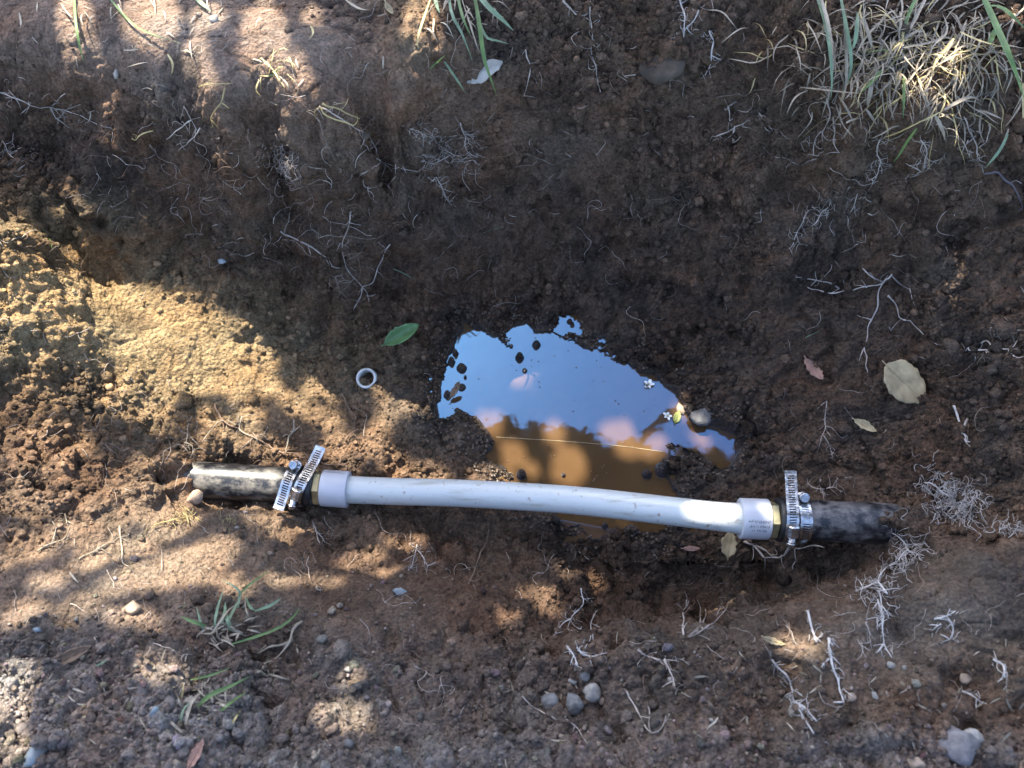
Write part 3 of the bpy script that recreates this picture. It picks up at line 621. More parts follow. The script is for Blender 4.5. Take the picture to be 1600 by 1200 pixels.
# ---------------------------------------------------------------- hose clamps
def clamp(label, org, ax, yaw, th_h, d, leave, tail, curl, R, head_up=False):
    """th: 0 = top, + = far side (degrees). Band starts in the housing, runs once round in direction d, and its free tail leaves at angle `leave`."""
    ax = unit(ax); up = unit(np.array([0, 0, 1.0]) - ax * ax[2]); far = np.cross(up, ax); far = far if far[1] > 0 else -far
    cy_, sy_ = math.cos(rad(yaw)), math.sin(rad(yaw)); ax, far = ax * cy_ - far * sy_, far * cy_ + ax * sy_
    t = thing('hose_clamp', label, 'clamp', org, 'worm-drive clamps on the black hoses')
    w = .0064; pitch = .0027
    rdir = lambda a: math.cos(a) * up + math.sin(a) * far
    tdir = lambda a: d * (-math.sin(a) * up + math.cos(a) * far)
    pts = []; a = rad(th_h); end = rad(th_h) + d * 2 * math.pi
    span = (rad(leave) - rad(th_h)) * d
    while span < 0: span += 2 * math.pi
    total = 2 * math.pi + span; s = 0
    while s < total * R:
        f = s / (total * R); aa = a + d * s / R; r_ = R + .0004 + .0011 * min(1, max(0, (s / R - 4.8) / 1.3)); pts.append((org + rdir(aa) * r_, rdir(aa), tdir(aa))); s += pitch
    p, nrm, tg = pts[-1]; p = p.copy(); k_ = 0
    for i in range(int(tail / pitch)):
        ang = curl * (i / (tail / pitch)) ; nn = nrm * math.cos(ang) - tg * math.sin(ang); tt = tg * math.cos(ang) + nrm * math.sin(ang)
        p = p + tt * pitch; pts.append((p.copy(), nn, tt))
    V = []; F = []; xs = [-w, -.0036, .0036, w]
    for q, nn, tt in pts:
        for fr in (0, .46):
            for x in xs: V.append(q + ax * x + tt * (pitch * fr + (.0007 if abs(x) < .004 and x > 0 else 0)))
    m = len(pts)
    for i in range(m - 1):
        r0, r1, r2 = i * 8, i * 8 + 4, (i + 1) * 8
        F += [(r0, r0 + 1, r1 + 1, r1), (r0 + 2, r0 + 3, r1 + 3, r1 + 2), (r0 + 1, r0 + 2, r1 + 2, r1 + 1), (r1, r1 + 1, r2 + 1, r2), (r1 + 2, r1 + 3, r2 + 3, r2 + 2)]
        if i > m - 4: F.append((r1 + 1, r1 + 2, r2 + 2, r2 + 1))
    band = child('band', np.array(V), F, M_STEEL, t, False)
    so = band.modifiers.new('thickness', 'SOLIDIFY'); so.thickness = .0007; so.offset = 0
    # housing over the screw
    ah = rad(th_h); rd, td = rdir(ah), tdir(ah); c0 = org + rd * (R + .0012)
    prof = [(-.0072, 0), (-.0072, .0030), (-.0055, .0062), (-.002, .0078), (.002, .0078), (.0055, .0062), (.0072, .0030), (.0072, 0)]
    V = []; F = []; L_ = .0070; kk = len(prof)
    for sgn, sc in ((-1, .86), (-.85, 1), (.85, 1), (1, .86)):
        for x, h in prof: V.append(c0 + ax * x * sc + rd * h * sc + td * L_ * sgn)
    for i in range(3):
        for j in range(kk - 1): F.append((i * kk + j, i * kk + j + 1, (i + 1) * kk + j + 1, (i + 1) * kk + j))
    F += [tuple(range(kk - 1, -1, -1)), tuple(3 * kk + j for j in range(kk))]
    child('screw_housing', V, F, M_STEEL, t, False)
    sd_ = -td if ((-td)[2] > td[2]) == head_up else td
    sc0 = c0 + rd * .0042
    pr = [(.006, .0033)]
    for i in range(5): pr += [(.0062 + i * .0011, .0040), (.0067 + i * .0011, .0033)]
    pr += [(.0122, .0034), (.0122, .0046), (.0126, .0050), (.0162, .0050), (.0166, .0046)]
    sw = child('screw', *lathe(sc0, sd_, pr, 24, up=rd, caps=True), M_STEEL, t, False)
    n1 = unit(np.cross(sd_, rd) + rd * .6); n2 = np.cross(sd_, n1); mb = MB()
    for sg in (-1, 1):
        pts2 = [(.0008, -.0043), (.0008, .0043), (.0023, .0038), (.0038, .0023), (.0044, 0), (.0038, -.0023), (.0023, -.0038)]
        b0 = [sc0 + sd_ * .0164 + n1 * sg * x + n2 * y for x, y in pts2]; b1 = [q + sd_ * .0014 for q in b0]
        mb.add(b0 + b1, [tuple(range(7, 14))[::sg]] + [(i, (i + 1) % 7, 7 + (i + 1) % 7, 7 + i) for i in range(7)])
    child('slotted_head', *mb.get(), M_STEEL, sw, False)
    return t
RB = HR + .0016
clamp('steel hose clamp nearest the right hex fitting, long free tail pointing up', hr0 + axR * .0103, axR, 3, -42, 1, 8, .047, .10, RB + .0012)
clamp('steel hose clamp on the right hose, screw head up on its far side', hr0 + axR * .0242, axR, -2, 58, -1, -20, .004, 0, RB + .001, True)
clamp('steel hose clamp nearest the left hex fitting, tail curling up and away', hl0 - axL * .0085, axL, 20, -40, 1, 10, .042, .5, RB)
clamp('steel hose clamp on the left hose, its tail hanging toward the near bank', hl0 - axL * .0255, axL, 12, 60, -1, -26, .028, .28, RB, True)

# old pipe stub standing in the mud
stub_p, _ = hit(574, 592); stub_ax = unit([-.10, -.30, 1.0])
st = child('white_pipe_stub', *lathe(stub_p - stub_ax * .034, stub_ax, [(0, .0098), (0, .0132), (.040, .0132), (.0408, .0128), (.0410, .0124), (.0410, .0104), (.0402, .0099), (.02, .0098)], 32), simple('dirty_white_plastic', (.45, .45, .43), .4, var=.35, nscale=90), None)
tag(st, 'short cut white plastic pipe end sticking out of the mud left of the puddle', 'pipe end')

#SECTION3
# ================================================================ LOOSE EARTH AND GRIT (uncountable)
import bmesh
def ico(sub):
    bm = bmesh.new(); bmesh.ops.create_icosphere(bm, subdivisions=sub, radius=1.0); V = np.array([v.co[:] for v in bm.verts]); F = np.array([[v.index for v in f.verts] for f in bm.faces]); bm.free(); return V, F
ICO1, ICF1 = ico(1); ICO2, ICF2 = ico(2)
def scatter(name, m, pos, nor, size, cols, sub1=True, sink=.25, flat=.75, rough=.42):
    IV, IF = (ICO1, ICF1) if sub1 else (ICO2, ICF2); k = len(pos); nv = len(IV)
    shapes = []
    for i in range(24):
        q = IV * (1 + rough * vnoise(IV + i * 7.3, 1.3, 40 + i)[:, None] + rough * .6 * vnoise(IV + i * 3.1, 2.9, 80 + i)[:, None]); shapes.append(q * np.array([1, RNG.uniform(.7, 1), flat]))
    shapes = np.array(shapes); sh = shapes[RNG.integers(0, 24, k)]
    z = nor / np.linalg.norm(nor, axis=1)[:, None]; x = np.cross(z, RNG.normal(0, 1, (k, 3))); x /= np.linalg.norm(x, axis=1)[:, None]; y = np.cross(z, x)
    V = pos[:, None] + size[:, None, None] * (sh[..., :1] * x[:, None] + sh[..., 1:2] * y[:, None] + (sh[..., 2:] + flat * (1 - 2 * sink)) * z[:, None])
    F = (IF[None] + (np.arange(k) * nv)[:, None, None]).reshape(-1, 3)
    me = mesh_np(name, V.reshape(-1, 3), F, False)
    if cols is not None:
        c = np.repeat(np.hstack([cols, np.ones((k, 1))]), nv, axis=0); at = me.attributes.new('col', 'FLOAT_COLOR', 'POINT'); at.data.foreach_set('color', c.astype(np.float32).ravel())
    o = obj(name, me, m); o['kind'] = 'stuff'; return o
DI = np.where(det)[0]; GP = PN[det]
inframe = (UU > -120) & (UU < 1720) & (VV > -100) & (VV < 1320)
hosez = (np.abs(VV - 775) < 45) & (UU > 250) & (UU < 1380)
wcl = cl ** 2.6 * inframe * (SD < -.004) * np.where(hosez, .3, 1) * (.25 + sstep(-.1, .4, fbm(PD, 12, 2, 301)))
wcl = wcl / wcl.sum()
def pick(w, k): return RNG.choice(len(GP), k, p=w)
NC = 32000; i1 = pick(wcl, NC); s1 = np.minimum(.0012 + RNG.pareto(3.2, NC) * .0015, .0060)
cr_ = scatter('soil_crumbs', M_CRUMB, GP[i1], ND[i1] + [0, 0, .6], s1, cd[i1] * RNG.uniform(.8, 1.25, (NC, 1)))
i4 = pick(wcl, 900); s4 = np.minimum(.004 + RNG.pareto(3, 900) * .002, .011)
bc_ = scatter('earth_clods', M_CRUMB, GP[i4], ND[i4] + [0, 0, .6], s4, cd[i4] * RNG.uniform(.85, 1.15, (900, 1)), sub1=False, sink=.42, rough=.65); bc_['label'] = 'thumb-sized clods of dark earth tumbled on the pit walls'
cr_['label'] = 'loose dark earth crumbs lying over the pit walls and floor'
wgr = inframe * (blob(200, 1110, 380, 120, 4) + blob(1250, 1190, 500, 50) + .25 * blob(900, 1080, 500, 60) + .05 * blob(500, 900, 300, 80)); wgr = wgr / wgr.sum()
i2 = pick(wgr, 2600); s2 = np.minimum(.0010 + RNG.pareto(2.6, 2600) * .0011, .0055); g = RNG.uniform(.6, 1.5, (2600, 1))
gr_ = scatter('grit', M_CRUMB, GP[i2], ND[i2] + [0, 0, .6], s2, np.array([[.185, .165, .15]]) * g * np.array([1, 1, 1]) + RNG.uniform(-.02, .02, (2600, 3)) + np.array([[.015, 0, -.01]]))
gr_['label'] = 'fine grey gravel grit mixed into the near bank'
# shallow crust of water-worn mud nuggets round the puddle
wmd = (np.exp(-((SD + .012) / .014) ** 2)) * (SD < -.001); wmd = wmd / wmd.sum()
i3 = pick(wmd, 900); s3 = RNG.uniform(.0010, .0030, 900)
M_WET = simple('wet_mud', (.075, .05, .033), .35, var=.3, nscale=80, bump=.5, bscale=500, spec=.6)
md_ = scatter('wet_mud_nuggets', M_WET, GP[i3], ND[i3] + [0, 0, .5], s3, None, sink=.35); md_['label'] = 'glistening wet mud nuggets along the puddle edge'

# ================================================================ ROOTS
def surf(pxs, lift=.0015, sm=2):
    P = []
    for i, (u, v) in enumerate(pxs):
        p, nn = hit(u, v); P.append(p + nn * lift)
    P = np.array(P)
    for _ in range(sm):
        if len(P) > 3: P[1:-1] = .25 * P[:-2] + .5 * P[1:-1] + .25 * P[2:]
    return P
def wiggle(poly, step=5, amp=2.0):
    q = np.array(poly, float); L = np.hypot(*np.diff(q, axis=0).T).sum(); n_ = max(4, int(L / step)); s = smooth_path(q, n_)
    s[1:-1] += np.random.default_rng(int(q.sum() * 7) % 99991).normal(0, amp, (n_ - 2, 2)); return s
def walk(u, v, ang, L, wand=.35, step=6):
    out = [(u, v)]; a = ang
    for i in range(max(3, int(L / step))):
        a += random.gauss(0, wand); u += step * math.cos(a); v += step * math.sin(a); out.append((u, v))
    return out
def add_root(mb, pxs, r0, r1, lift=.0015, seg=5, rise=0.0):
    P = surf(pxs, lift)
    if rise:
        f = np.linspace(0, 1, len(P))[:, None]; P = P + f * np.array([[0, -.25, 1.0]]) * rise
    kn = 1 + .25 * np.random.default_rng(len(mb.V)).normal(0, 1, len(P)).clip(-1, 1.5)
    mb.add(*tube(P, np.linspace(r0, r1, len(P)) * kn, seg))
def root(label, lines, r=1.1, side=6, slen=25, fuzz=0, frange=18, m=None, lift=.0026, rise=0.0):
    """one root: main strands (photo pixels), automatic side rootlets and a fuzz of hair roots"""
    mb = MB(); allp = []
    for ln in lines:
        q = wiggle(ln); allp += list(q); add_root(mb, q, r * .0008, r * .0004, lift, 6, rise)
    allp = np.array(allp)
    for _ in range(side):
        k = random.randrange(len(allp)); u, v = allp[k]; d = allp[min(k + 1, len(allp) - 1)] - allp[max(k - 1, 0)]
        a = math.atan2(d[1], d[0]) + random.choice((-1, 1)) * random.uniform(.5, 1.2)
        add_root(mb, walk(u, v, a, random.uniform(.4, 1.2) * slen, .3, 5), r * .0005, r * .00025, lift * .8, 4, rise * random.uniform(.3, 1))
    for _ in range(fuzz):
        u, v = allp[random.randrange(len(allp))] + np.array([random.gauss(0, frange * .4), random.gauss(0, frange * .4)])
        add_root(mb, walk(u, v, random.uniform(0, 6.28), random.uniform(.5, 1.5) * frange, .85, 3), .00031, .0002, random.uniform(.001, .007), 3, random.uniform(0, .006))
    p0, _ = hit(*allp[len(allp) // 2]); V, F = mb.get()
    o = bpy.data.objects.new('root', mesh_np('root', V - p0, F)); C.objects.link(o); o.location = p0; o.data.materials.append(m or M_ROOT)
    return tag(o, label, 'root', 'roots laid bare in the pit')
root('pale star-shaped root with long arms on the dark right wall', [[(1394,428),(1378,440),(1340,451),(1295,457),(1262,451)],[(1312,450),(1290,440),(1243,432)],[(1378,440),(1370,478),(1357,505),(1355,545),(1352,565),(1356,584)],[(1386,460),(1402,478),(1408,497),(1424,502),(1443,520)],[(1394,429),(1412,446),(1426,453)],[(1378,440),(1362,432),(1350,420)]], 1.35, 12, 24)
root('tangled pale roots at the right edge of the dark wall', [[(1600,516),(1572,514),(1546,512)],[(1510,543),(1530,549),(1553,541),(1580,546),(1592,530)],[(1553,541),(1545,528),(1530,535)],[(1575,545),(1585,560),(1600,556)]], 1.1, 10, 20, 10, 16)
root('small white Y-shaped rootlet on the right bank below the tan leaf', [[(1489,634),(1498,663),(1504,680),(1516,694)],[(1509,656),(1505,672),(1502,680)]], 1.7, 2, 10, m=M_ROOTW)
root('fine forked root hanging below the reddish leaf scrap', [[(1290,628),(1291,655),(1286,680),(1278,705)],[(1292,664),(1304,676),(1317,688)],[(1288,680),(1296,700),(1300,718)]], .8, 9, 22, 8, 14)
root('long thin grey root dropping down the middle of the far wall', [[(548,328),(541,360),(537,398),(545,425),(567,450),(576,470)],[(608,380),(592,408),(582,438),(568,448)],[(567,450),(560,470),(553,485)]], 1.0, 14, 22)
root('stout grey-brown root slanting across the left of the far wall', [[(438,360),(462,372),(492,388),(508,400),(520,413)]], 1.6, 3, 16)
root('grey root strand trailing diagonally under the trampled far ledge', [[(498,165),(530,182),(560,203),(582,222),(588,245),(612,258),(642,266)]], 1.0, 14, 24, 14, 20)
root('sunlit straw-yellow root pair sticking out of the far ledge', [[(500,166),(520,182),(545,193),(553,186)],[(506,163),(530,172),(552,186)]], 1.3, 4, 16, m=M_STRAWY, lift=.008, rise=.004)
root('sunlit forked rootlet on the trampled ground left of the ledge', [[(314,135),(335,134),(352,136)],[(352,140),(350,160),(338,180),(336,194)],[(350,158),(356,166)]], 1.0, 4, 14, m=M_STRAWY, lift=.006)
root('bent yellowish root end poking out below the left ledge', [[(232,196),(226,206),(215,213),(204,212)]], 1.2, 1, 8, m=M_STRAWY, lift=.01)
root('matted whitish hair roots under the right end of the ledge', [[(640,200),(665,212),(690,232),(715,245)],[(700,245),(680,255),(660,252)]], .7, 12, 24, 70, 22)
root('spidery grey roots right of the matted hair roots', [[(722,190),(728,212),(724,230),(738,248)],[(726,205),(742,218),(746,232)]], .8, 8, 18, 20, 16)
root('pale frayed root dangling low on the far wall centre', [[(682,275),(690,290),(698,308),(706,314)]], 1.0, 5, 14, 26, 10)
root('dense fuzzy root mass below the middle of the ledge', [[(425,235),(440,255),(450,275)],[(440,250),(460,262)]], .8, 10, 22, 70, 24)
root('wispy root fan under the left ledge', [[(290,165),(300,185),(310,205)],[(300,185),(280,200),(262,216)],[(315,200),(300,215),(290,225)]], .9, 10, 22, 12, 18)
root('long pale rootlets along the left edge of the far wall', [[(0,143),(40,160),(80,168),(130,180),(180,205)],[(80,168),(90,185),(110,198)]], .9, 14, 26, 16, 20)
root('hanging root cluster at the left edge beside the sunlit block', [[(5,220),(15,245),(40,255)],[(15,245),(25,238),(48,240)]], .8, 10, 20, 20, 16)
root('pale forked roots under the right clamps', [[(1166,848),(1182,862),(1210,872),(1228,862),(1246,855),(1290,850)],[(1185,852),(1200,862),(1210,872)],[(1240,857),(1238,876)]], 1.6, 6, 26, lift=.006)
root('thin tangled root just far of the right clamps', [[(1262,755),(1280,766),(1300,760),(1315,768)],[(1285,750),(1282,770)],[(1310,745),(1300,762)]], .8, 9, 22, 10, 14)
root('brown root crossing above the left hose into the left bank', [[(333,632),(345,652),(372,670),(400,688),(425,702),(462,714),(500,722),(540,728)]], 1.5, 7, 24, m=M_ROOTB, lift=.004)
root('sunlit knotty roots spread over the soil above the left hose', [[(350,655),(330,672),(318,690)],[(380,655),(372,672),(400,690)],[(300,655),(290,680),(280,700)],[(290,690),(305,700),(300,716)]], .9, 14, 22, 16, 18, m=M_STRAW, lift=.005)
root('forked pale root standing above the left clamps', [[(455,657),(462,675),(455,690),(445,706)],[(460,678),(470,672)]], 1.2, 3, 12, m=M_STRAW, lift=.006, rise=.004)
root('dark curved root loop below the white pipe stub', [[(536,618),(545,640),(556,655),(556,672),(548,685)],[(556,672),(540,690)]], 1.0, 3, 14, m=M_ROOTB, lift=.005)
root('frosty white root mat hanging over the right rim', [[(1450,750),(1470,765),(1490,785),(1520,790)],[(1455,795),(1480,790),(1500,800)],[(1485,770),(1510,778)],[(1500,795),(1512,815)]], .9, 14, 30, 230, 34, m=M_ROOTW, lift=.006)
root('frosty white root fringe below the mat on the right rim', [[(1400,832),(1415,850),(1428,865),(1440,870)],[(1425,862),(1415,875),(1400,885)]], .9, 10, 22, 110, 20, m=M_ROOTW, lift=.006)
root('frosty white root tuft standing at the near edge of the hole', [[(1385,930),(1380,910),(1390,890),(1410,880)],[(1380,915),(1360,922),(1338,932)],[(1378,930),(1376,950),(1373,968)]], 1.1, 12, 26, 90, 20, m=M_ROOTW, lift=.006)
root('white fuzzy root at the right edge of the near rim', [[(1560,828),(1580,825),(1590,830)]], .8, 6, 18, 40, 16, m=M_ROOTW)
root('upright branching pale root on the near rim at the centre', [[(1072,998),(1068,975),(1062,955),(1075,938)],[(1075,998),(1095,975),(1090,950),(1082,935)],[(1078,998),(1110,980),(1128,960),(1135,948)],[(1090,990),(1105,965),(1100,955)]], 1.2, 10, 22, 10, 16, lift=.004, rise=.012)
root('whitish root sprig on the near wall left of centre', [[(906,920),(908,945),(895,965),(885,985)],[(893,968),(878,975),(870,990)],[(930,965),(925,985),(915,1005)]], .9, 10, 20, 24, 14, m=M_ROOTW, lift=.004)
root('crooked rootlets on the near rim beside the grey stones', [[(900,1010),(912,1024),(930,1025),(950,1020)],[(890,1012),(896,1030),(905,1040)]], 1.1, 6, 16, 10, 10, m=M_ROOTW)
root('wiry roots on the near bank right of the grey stones', [[(995,1018),(1015,1028),(1040,1030),(1065,1028)],[(1040,1022),(1048,1050),(1055,1078)]], 1.0, 10, 22, 12, 16)
root('knobbly white root running down the near bank below the rim', [[(1264,958),(1270,985),(1276,1002)],[(1296,1000),(1294,1020),(1302,1045),(1310,1072),(1316,1100)]], 1.6, 10, 18, 36, 12, m=M_ROOTW)
root('thin white root on the near right bank with side hairs', [[(1372,940),(1378,965),(1376,985),(1382,1010),(1394,1028)],[(1378,1008),(1366,1022)]], 1.0, 7, 14, 14, 10, m=M_ROOTW)
root('pale feathery root on the lower right bank', [[(1208,1030),(1222,1050),(1238,1075),(1242,1095),(1252,1115),(1270,1145)],[(1245,1098),(1262,1110),(1278,1130)]], 1.3, 10, 22, 40, 14, m=M_ROOTW)
root('curled white root clump near the right edge of the near bank', [[(1462,968),(1480,965),(1492,955)],[(1480,968),(1490,985),(1484,1000)],[(1470,975),(1458,985)]], 1.1, 8, 16, 20, 12, m=M_ROOTW)
root('stubby white root near the right corner of the near bank', [[(1500,1080),(1518,1090),(1535,1100)],[(1555,1030),(1570,1042),(1575,1060)]], 1.3, 5, 14, 14, 10, m=M_ROOTW)
root('looping thin root over the near bank below the centre', [[(977,1080),(988,1098),(1000,1120),(1018,1142),(1025,1144),(1043,1120)],[(1010,1105),(1020,1142)],[(977,1080),(985,1090)]], .9, 3, 12)
root('fine pale thread root by the three grey stones', [[(818,1090),(846,1112),(870,1124),(895,1132),(920,1162)]], .8, 2, 12)
root('twiggy pale root among bottom left grass', [[(464,975),(450,1002),(428,1026),(406,1045)],[(450,1002),(430,1012),(410,1018)],[(400,1050),(420,1060),(460,1064)]], 1.8, 6, 20, 10, 12, m=M_STRAW, lift=.006, rise=.004)
root('sunlit shaggy roots on the bank under the left hose', [[(235,825),(260,818),(290,812),(310,805)],[(300,822),(290,808),(292,795)],[(350,808),(358,820),(366,810)]], 1.0, 12, 16, 46, 12, m=M_STRAWY, lift=.005)
root('forked root sprig at the left edge of the near bank', [[(60,862),(78,850),(92,818)],[(70,855),(100,840),(108,835)],[(100,800),(104,820)]], 1.0, 6, 18, 8, 10, m=M_STRAW)
root('long sunlit roots sprawling across the near left bank', [[(120,875),(150,862),(185,842),(200,838)],[(185,825),(190,850),(192,880),(200,888)]], 1.1, 8, 20, 16, 12, m=M_STRAW)
root('small forked white root below the left end of the pipe', [[(488,810),(492,830),(497,850)],[(492,828),(504,836),(508,846)]], 1.1, 4, 12, m=M_ROOT)
root('spindly white roots on the near wall below the pipe', [[(655,845),(648,870),(640,890)],[(652,860),(664,872),(668,884)]], .8, 8, 18, 20, 12, m=M_ROOTW)
root('long white root hanging at the top centre of the far wall', [[(922,0),(924,50),(926,90),(932,130)],[(880,0),(895,18),(910,26),(922,20)]], 1.0, 9, 20, 12, 14)
root('short white root dangling right of the pale wall leaf', [[(820,80),(827,110),(820,148)]], 1.0, 3, 16)
root('shaggy white root at the top of the far wall near the dark stone', [[(1105,48),(1112,70),(1112,95),(1102,118)],[(1060,0),(1075,25),(1070,50)],[(1090,20),(1075,40),(1066,58)]], 1.3, 9, 18, 40, 12, m=M_ROOTW)
root('short starry root patch right of the dark stone', [[(1122,213),(1142,202),(1170,190)],[(1150,198),(1148,222)],[(1138,165),(1142,190)],[(1188,178),(1200,190),(1210,202)]], 1.0, 9, 16, 20, 12)
for lab_, ln_ in (('bushy root dangling under the left end of the right grass clump', [[(1290,150),(1300,180),(1285,205),(1272,240)],[(1300,178),(1306,205),(1310,235)]]),
                  ('pale root dangling under the middle of the right grass clump', [[(1370,215),(1372,250),(1360,280)],[(1372,245),(1382,262)]]),
                  ('frayed root dangling below the lone green blade of the right clump', [[(1440,215),(1450,240),(1436,270)]]),
                  ('crooked root dangling under the right end of the grass clump', [[(1510,180),(1520,215),(1534,252)],[(1520,215),(1508,228)]])):
    root(lab_, ln_, 1.0, 6, 26, 24, 22, lift=.005)
root('hair-root curtain low under the right grass clump', [[(1300,315),(1275,345),(1250,370)],[(1262,330),(1245,360),(1236,390)],[(1340,300),(1330,330)]], .8, 12, 22, 46, 18)
# dark shiny twig on the right edge, and the dead stick on the near wall
root('dark glossy twig stuck in the right edge below the grass', [[(1545,264),(1568,290),(1585,310),(1602,332)]], 1.6, 0, 10, m=simple('glossy_twig', (.07, .06, .075), .3), lift=.01)
stick = root('thin dark dead stick leaning on the near wall below the pipe', [[(768,830),(752,862),(738,900),(733,920)]], 1.3, 1, 12, m=M_ROOTB, lift=.006)
for o in C.objects:
    if o.get('category') == 'root' and 'twig stuck' in o['label'] or o.get('category') == 'root' and 'stick' in o['label'] and 'sticking' not in o['label']: o['category'] = 'twig'; o.name = 'twig'
# uncountable hair roots everywhere else
mb = MB(); mbb = MB()
dens = [(420,300,420,120,330),(1000,120,300,120,90),(1350,300,260,140,130),(1300,620,260,200,90),(250,700,260,120,120),(700,880,400,60,110),(1300,1020,320,110,120),(200,950,220,120,70),(700,400,300,150,110),(100,520,120,120,60),(560,60,250,80,80),(600,1050,300,90,60)]
for (u, v, ru, rv, k) in dens:
    for _ in range(k):
        x, y = random.gauss(u, ru * .55), random.gauss(v, rv * .6)
        if not (-30 < x < 1630 and -30 < y < 1230): continue
        if 670 < x < 1160 and 495 < y < 850: continue
        add_root(mbb if random.random() < .5 else mb, walk(x, y, random.uniform(0, 6.28), min(110, 10 + random.expovariate(1 / 26)), .55, 4.5), random.uniform(.0002, .00048), .00015, random.uniform(.002, .006), 3, random.choice((0, 0, .006)))
for mb_, m_, l_ in ((mb, M_ROOT, 'pale hair-fine rootlets scattered over the pit walls'), (mbb, M_ROOTB, 'brown hair-fine rootlets scattered over the pit walls')):
    o = obj('hair_roots', mesh_np('hair_roots', *mb_.get()), m_); o['kind'] = 'stuff'; o['label'] = l_

# ================================================================ GRASS
def blade_geo(P, w, fold=.25):
    """tapered folded strip along 3-D points"""
    P = np.asarray(P, float); T, Nn, B = frames(P); k = len(P); V = []; F = []
    for i in range(k):
        f = i / (k - 1); ww = w * (.55 + .45 * min(1, f * 4)) * (1 - max(0, f - .55) / .45 * .93); side = B[i] if abs(B[i][2]) < .8 else Nn[i]; up_ = np.cross(side, T[i])
        V += [P[i] - side * ww / 2 + up_ * ww * fold, P[i], P[i] + side * ww / 2 + up_ * ww * fold]
    for i in range(k - 1):
        a = i * 3; F += [(a, a + 1, a + 4, a + 3), (a + 1, a + 2, a + 5, a + 4)]
    return np.array(V), F
def blade_pts(px, h0, h1, arch=.0, n_=9):
    """path in photo pixels; height above the earth from h0 at the root to h1 at the tip"""
    s = smooth_path(np.array(px, float), n_); P = []
    for i, (u, v) in enumerate(s):
        f = i / (n_ - 1); p, nn = hit(u, v); h = h0 + (h1 - h0) * f + arch * math.sin(math.pi * f)
        d = -unit(ray(u, v)); P.append(p + d * h)
    P = np.array(P); P[1:-1] = .25 * P[:-2] + .5 * P[1:-1] + .25 * P[2:]; return P
def tuft(label, base_px, blades, strands=0, spread=30, slen=40, down=math.pi / 2, smats=(M_STRAW,), sname='dead_blades', shgt=.012):
    p0, _ = hit(*base_px); t = thing('grass_tuft', label, 'grass', p0, 'grass tufts round the pit')
    for (px, h0, h1, w, m) in blades:
        child('blade', *blade_geo(blade_pts(px, h0, h1, .006), w * .001), m, t)
    for m in smats:
        if not strands: break
        mb = MB()
        for _ in range(strands // len(smats)):
            u, v = base_px[0] + random.gauss(0, spread), base_px[1] + random.gauss(0, spread * .55)
            pts = walk(u, v, down + random.gauss(0, .9), random.uniform(.4, 1.3) * slen, .22, 7); h = random.uniform(.002, shgt)
            P = surf(pts, .002); P += np.linspace(0, 1, len(P))[:, None] * (-unit(ray(u, v))) * h
            P += np.sin(np.linspace(0, math.pi, len(P)))[:, None] * np.array([0, 0, 1]) * random.uniform(0, .008)
            mb.add(*blade_geo(P, random.uniform(.0009, .0024)))
        o = child(sname, *mb.get(), m, t); o['kind'] = 'stuff'
    return t
G, GB, ST, SY = M_GRASS, M_GRASSB, M_STRAW, M_STRAWY
tuft('big clump of dead and green grass drooping over the far right rim', (1420, 90), [
 ([(1525,-30),(1545,20),(1570,75),(1588,120),(1602,160)], .05, .06, 7.5, G), ([(1270,-20),(1285,20),(1296,70),(1300,125),(1298,155)], .02, .025, 4, GB), ([(1310,-20),(1325,60),(1330,110),(1314,150)], .02, .02, 4, GB),
 ([(1280,-10),(1294,40),(1300,100),(1303,110)], .02, .02, 4.5, ST), ([(1318,20),(1322,80),(1322,130),(1316,160)], .015, .02, 3.5, ST), ([(1340,20),(1337,60),(1331,78)], .02, .025, 4, GB), ([(1348,25),(1358,60),(1362,76)], .02, .02, 4, ST),
 ([(1380,108),(1365,125),(1345,145)], .012, .02, 4, G), ([(1440,-20),(1420,20),(1412,50),(1406,75)], .02, .02, 3.5, G), ([(1455,-20),(1430,30),(1408,72)], .025, .02, 3, ST), ([(1250,137),(1275,140),(1320,145),(1358,147)], .018, .02, 3.2, ST), ([(1262,142),(1245,150),(1235,165),(1229,180)], .016, .018, 2.6, ST), ([(1362,130),(1358,150),(1356,168)], .02, .02, 4.5, ST),
 ([(1382,215),(1405,208),(1440,190),(1475,172)], .022, .03, 3.6, SY), ([(1432,200),(1415,222),(1405,240),(1395,255)], .02, .022, 4.5, G), ([(1475,172),(1500,158),(1520,152),(1534,160)], .028, .024, 4, ST), ([(1460,180),(1472,205),(1477,222)], .02, .022, 5, ST), ([(1500,50),(1530,65),(1560,72),(1578,76)], .03, .03, 3, SY), ([(1540,10),(1565,12),(1590,35),(1605,48)], .04, .035, 5, G), ([(1545,70),(1552,52),(1556,45)], .03, .03, 5, G), ([(1410,75),(1440,70),(1470,62),(1482,45),(1472,20)], .02, .022, 3, ST), ([(1410,72),(1420,55),(1440,48),(1450,58)], .024, .02, 2.6, ST), ([(1345,83),(1370,80),(1400,76)], .018, .02, 2.6, G), ([(1412,120),(1412,150),(1411,186)], .016, .02, 3, G), ([(1575,210),(1562,235),(1550,250),(1540,262)], .012, .012, 3, GB), ([(1598,130),(1600,175),(1598,185)], .03, .03, 5, SY), ([(1490,60),(1480,75),(1462,95),(1455,118)], .026, .02, 3.4, SY), ([(1352,170),(1362,185),(1370,196)], .015, .018, 3.6, ST), ([(1310,150),(1322,170),(1335,194)], .015, .018, 3, ST), ([(1530,172),(1550,180),(1568,187)], .02, .02, 3.4, ST)],
 620, 95, 55, 1.7, (ST, ST, ST, ST, SY), shgt=.03)
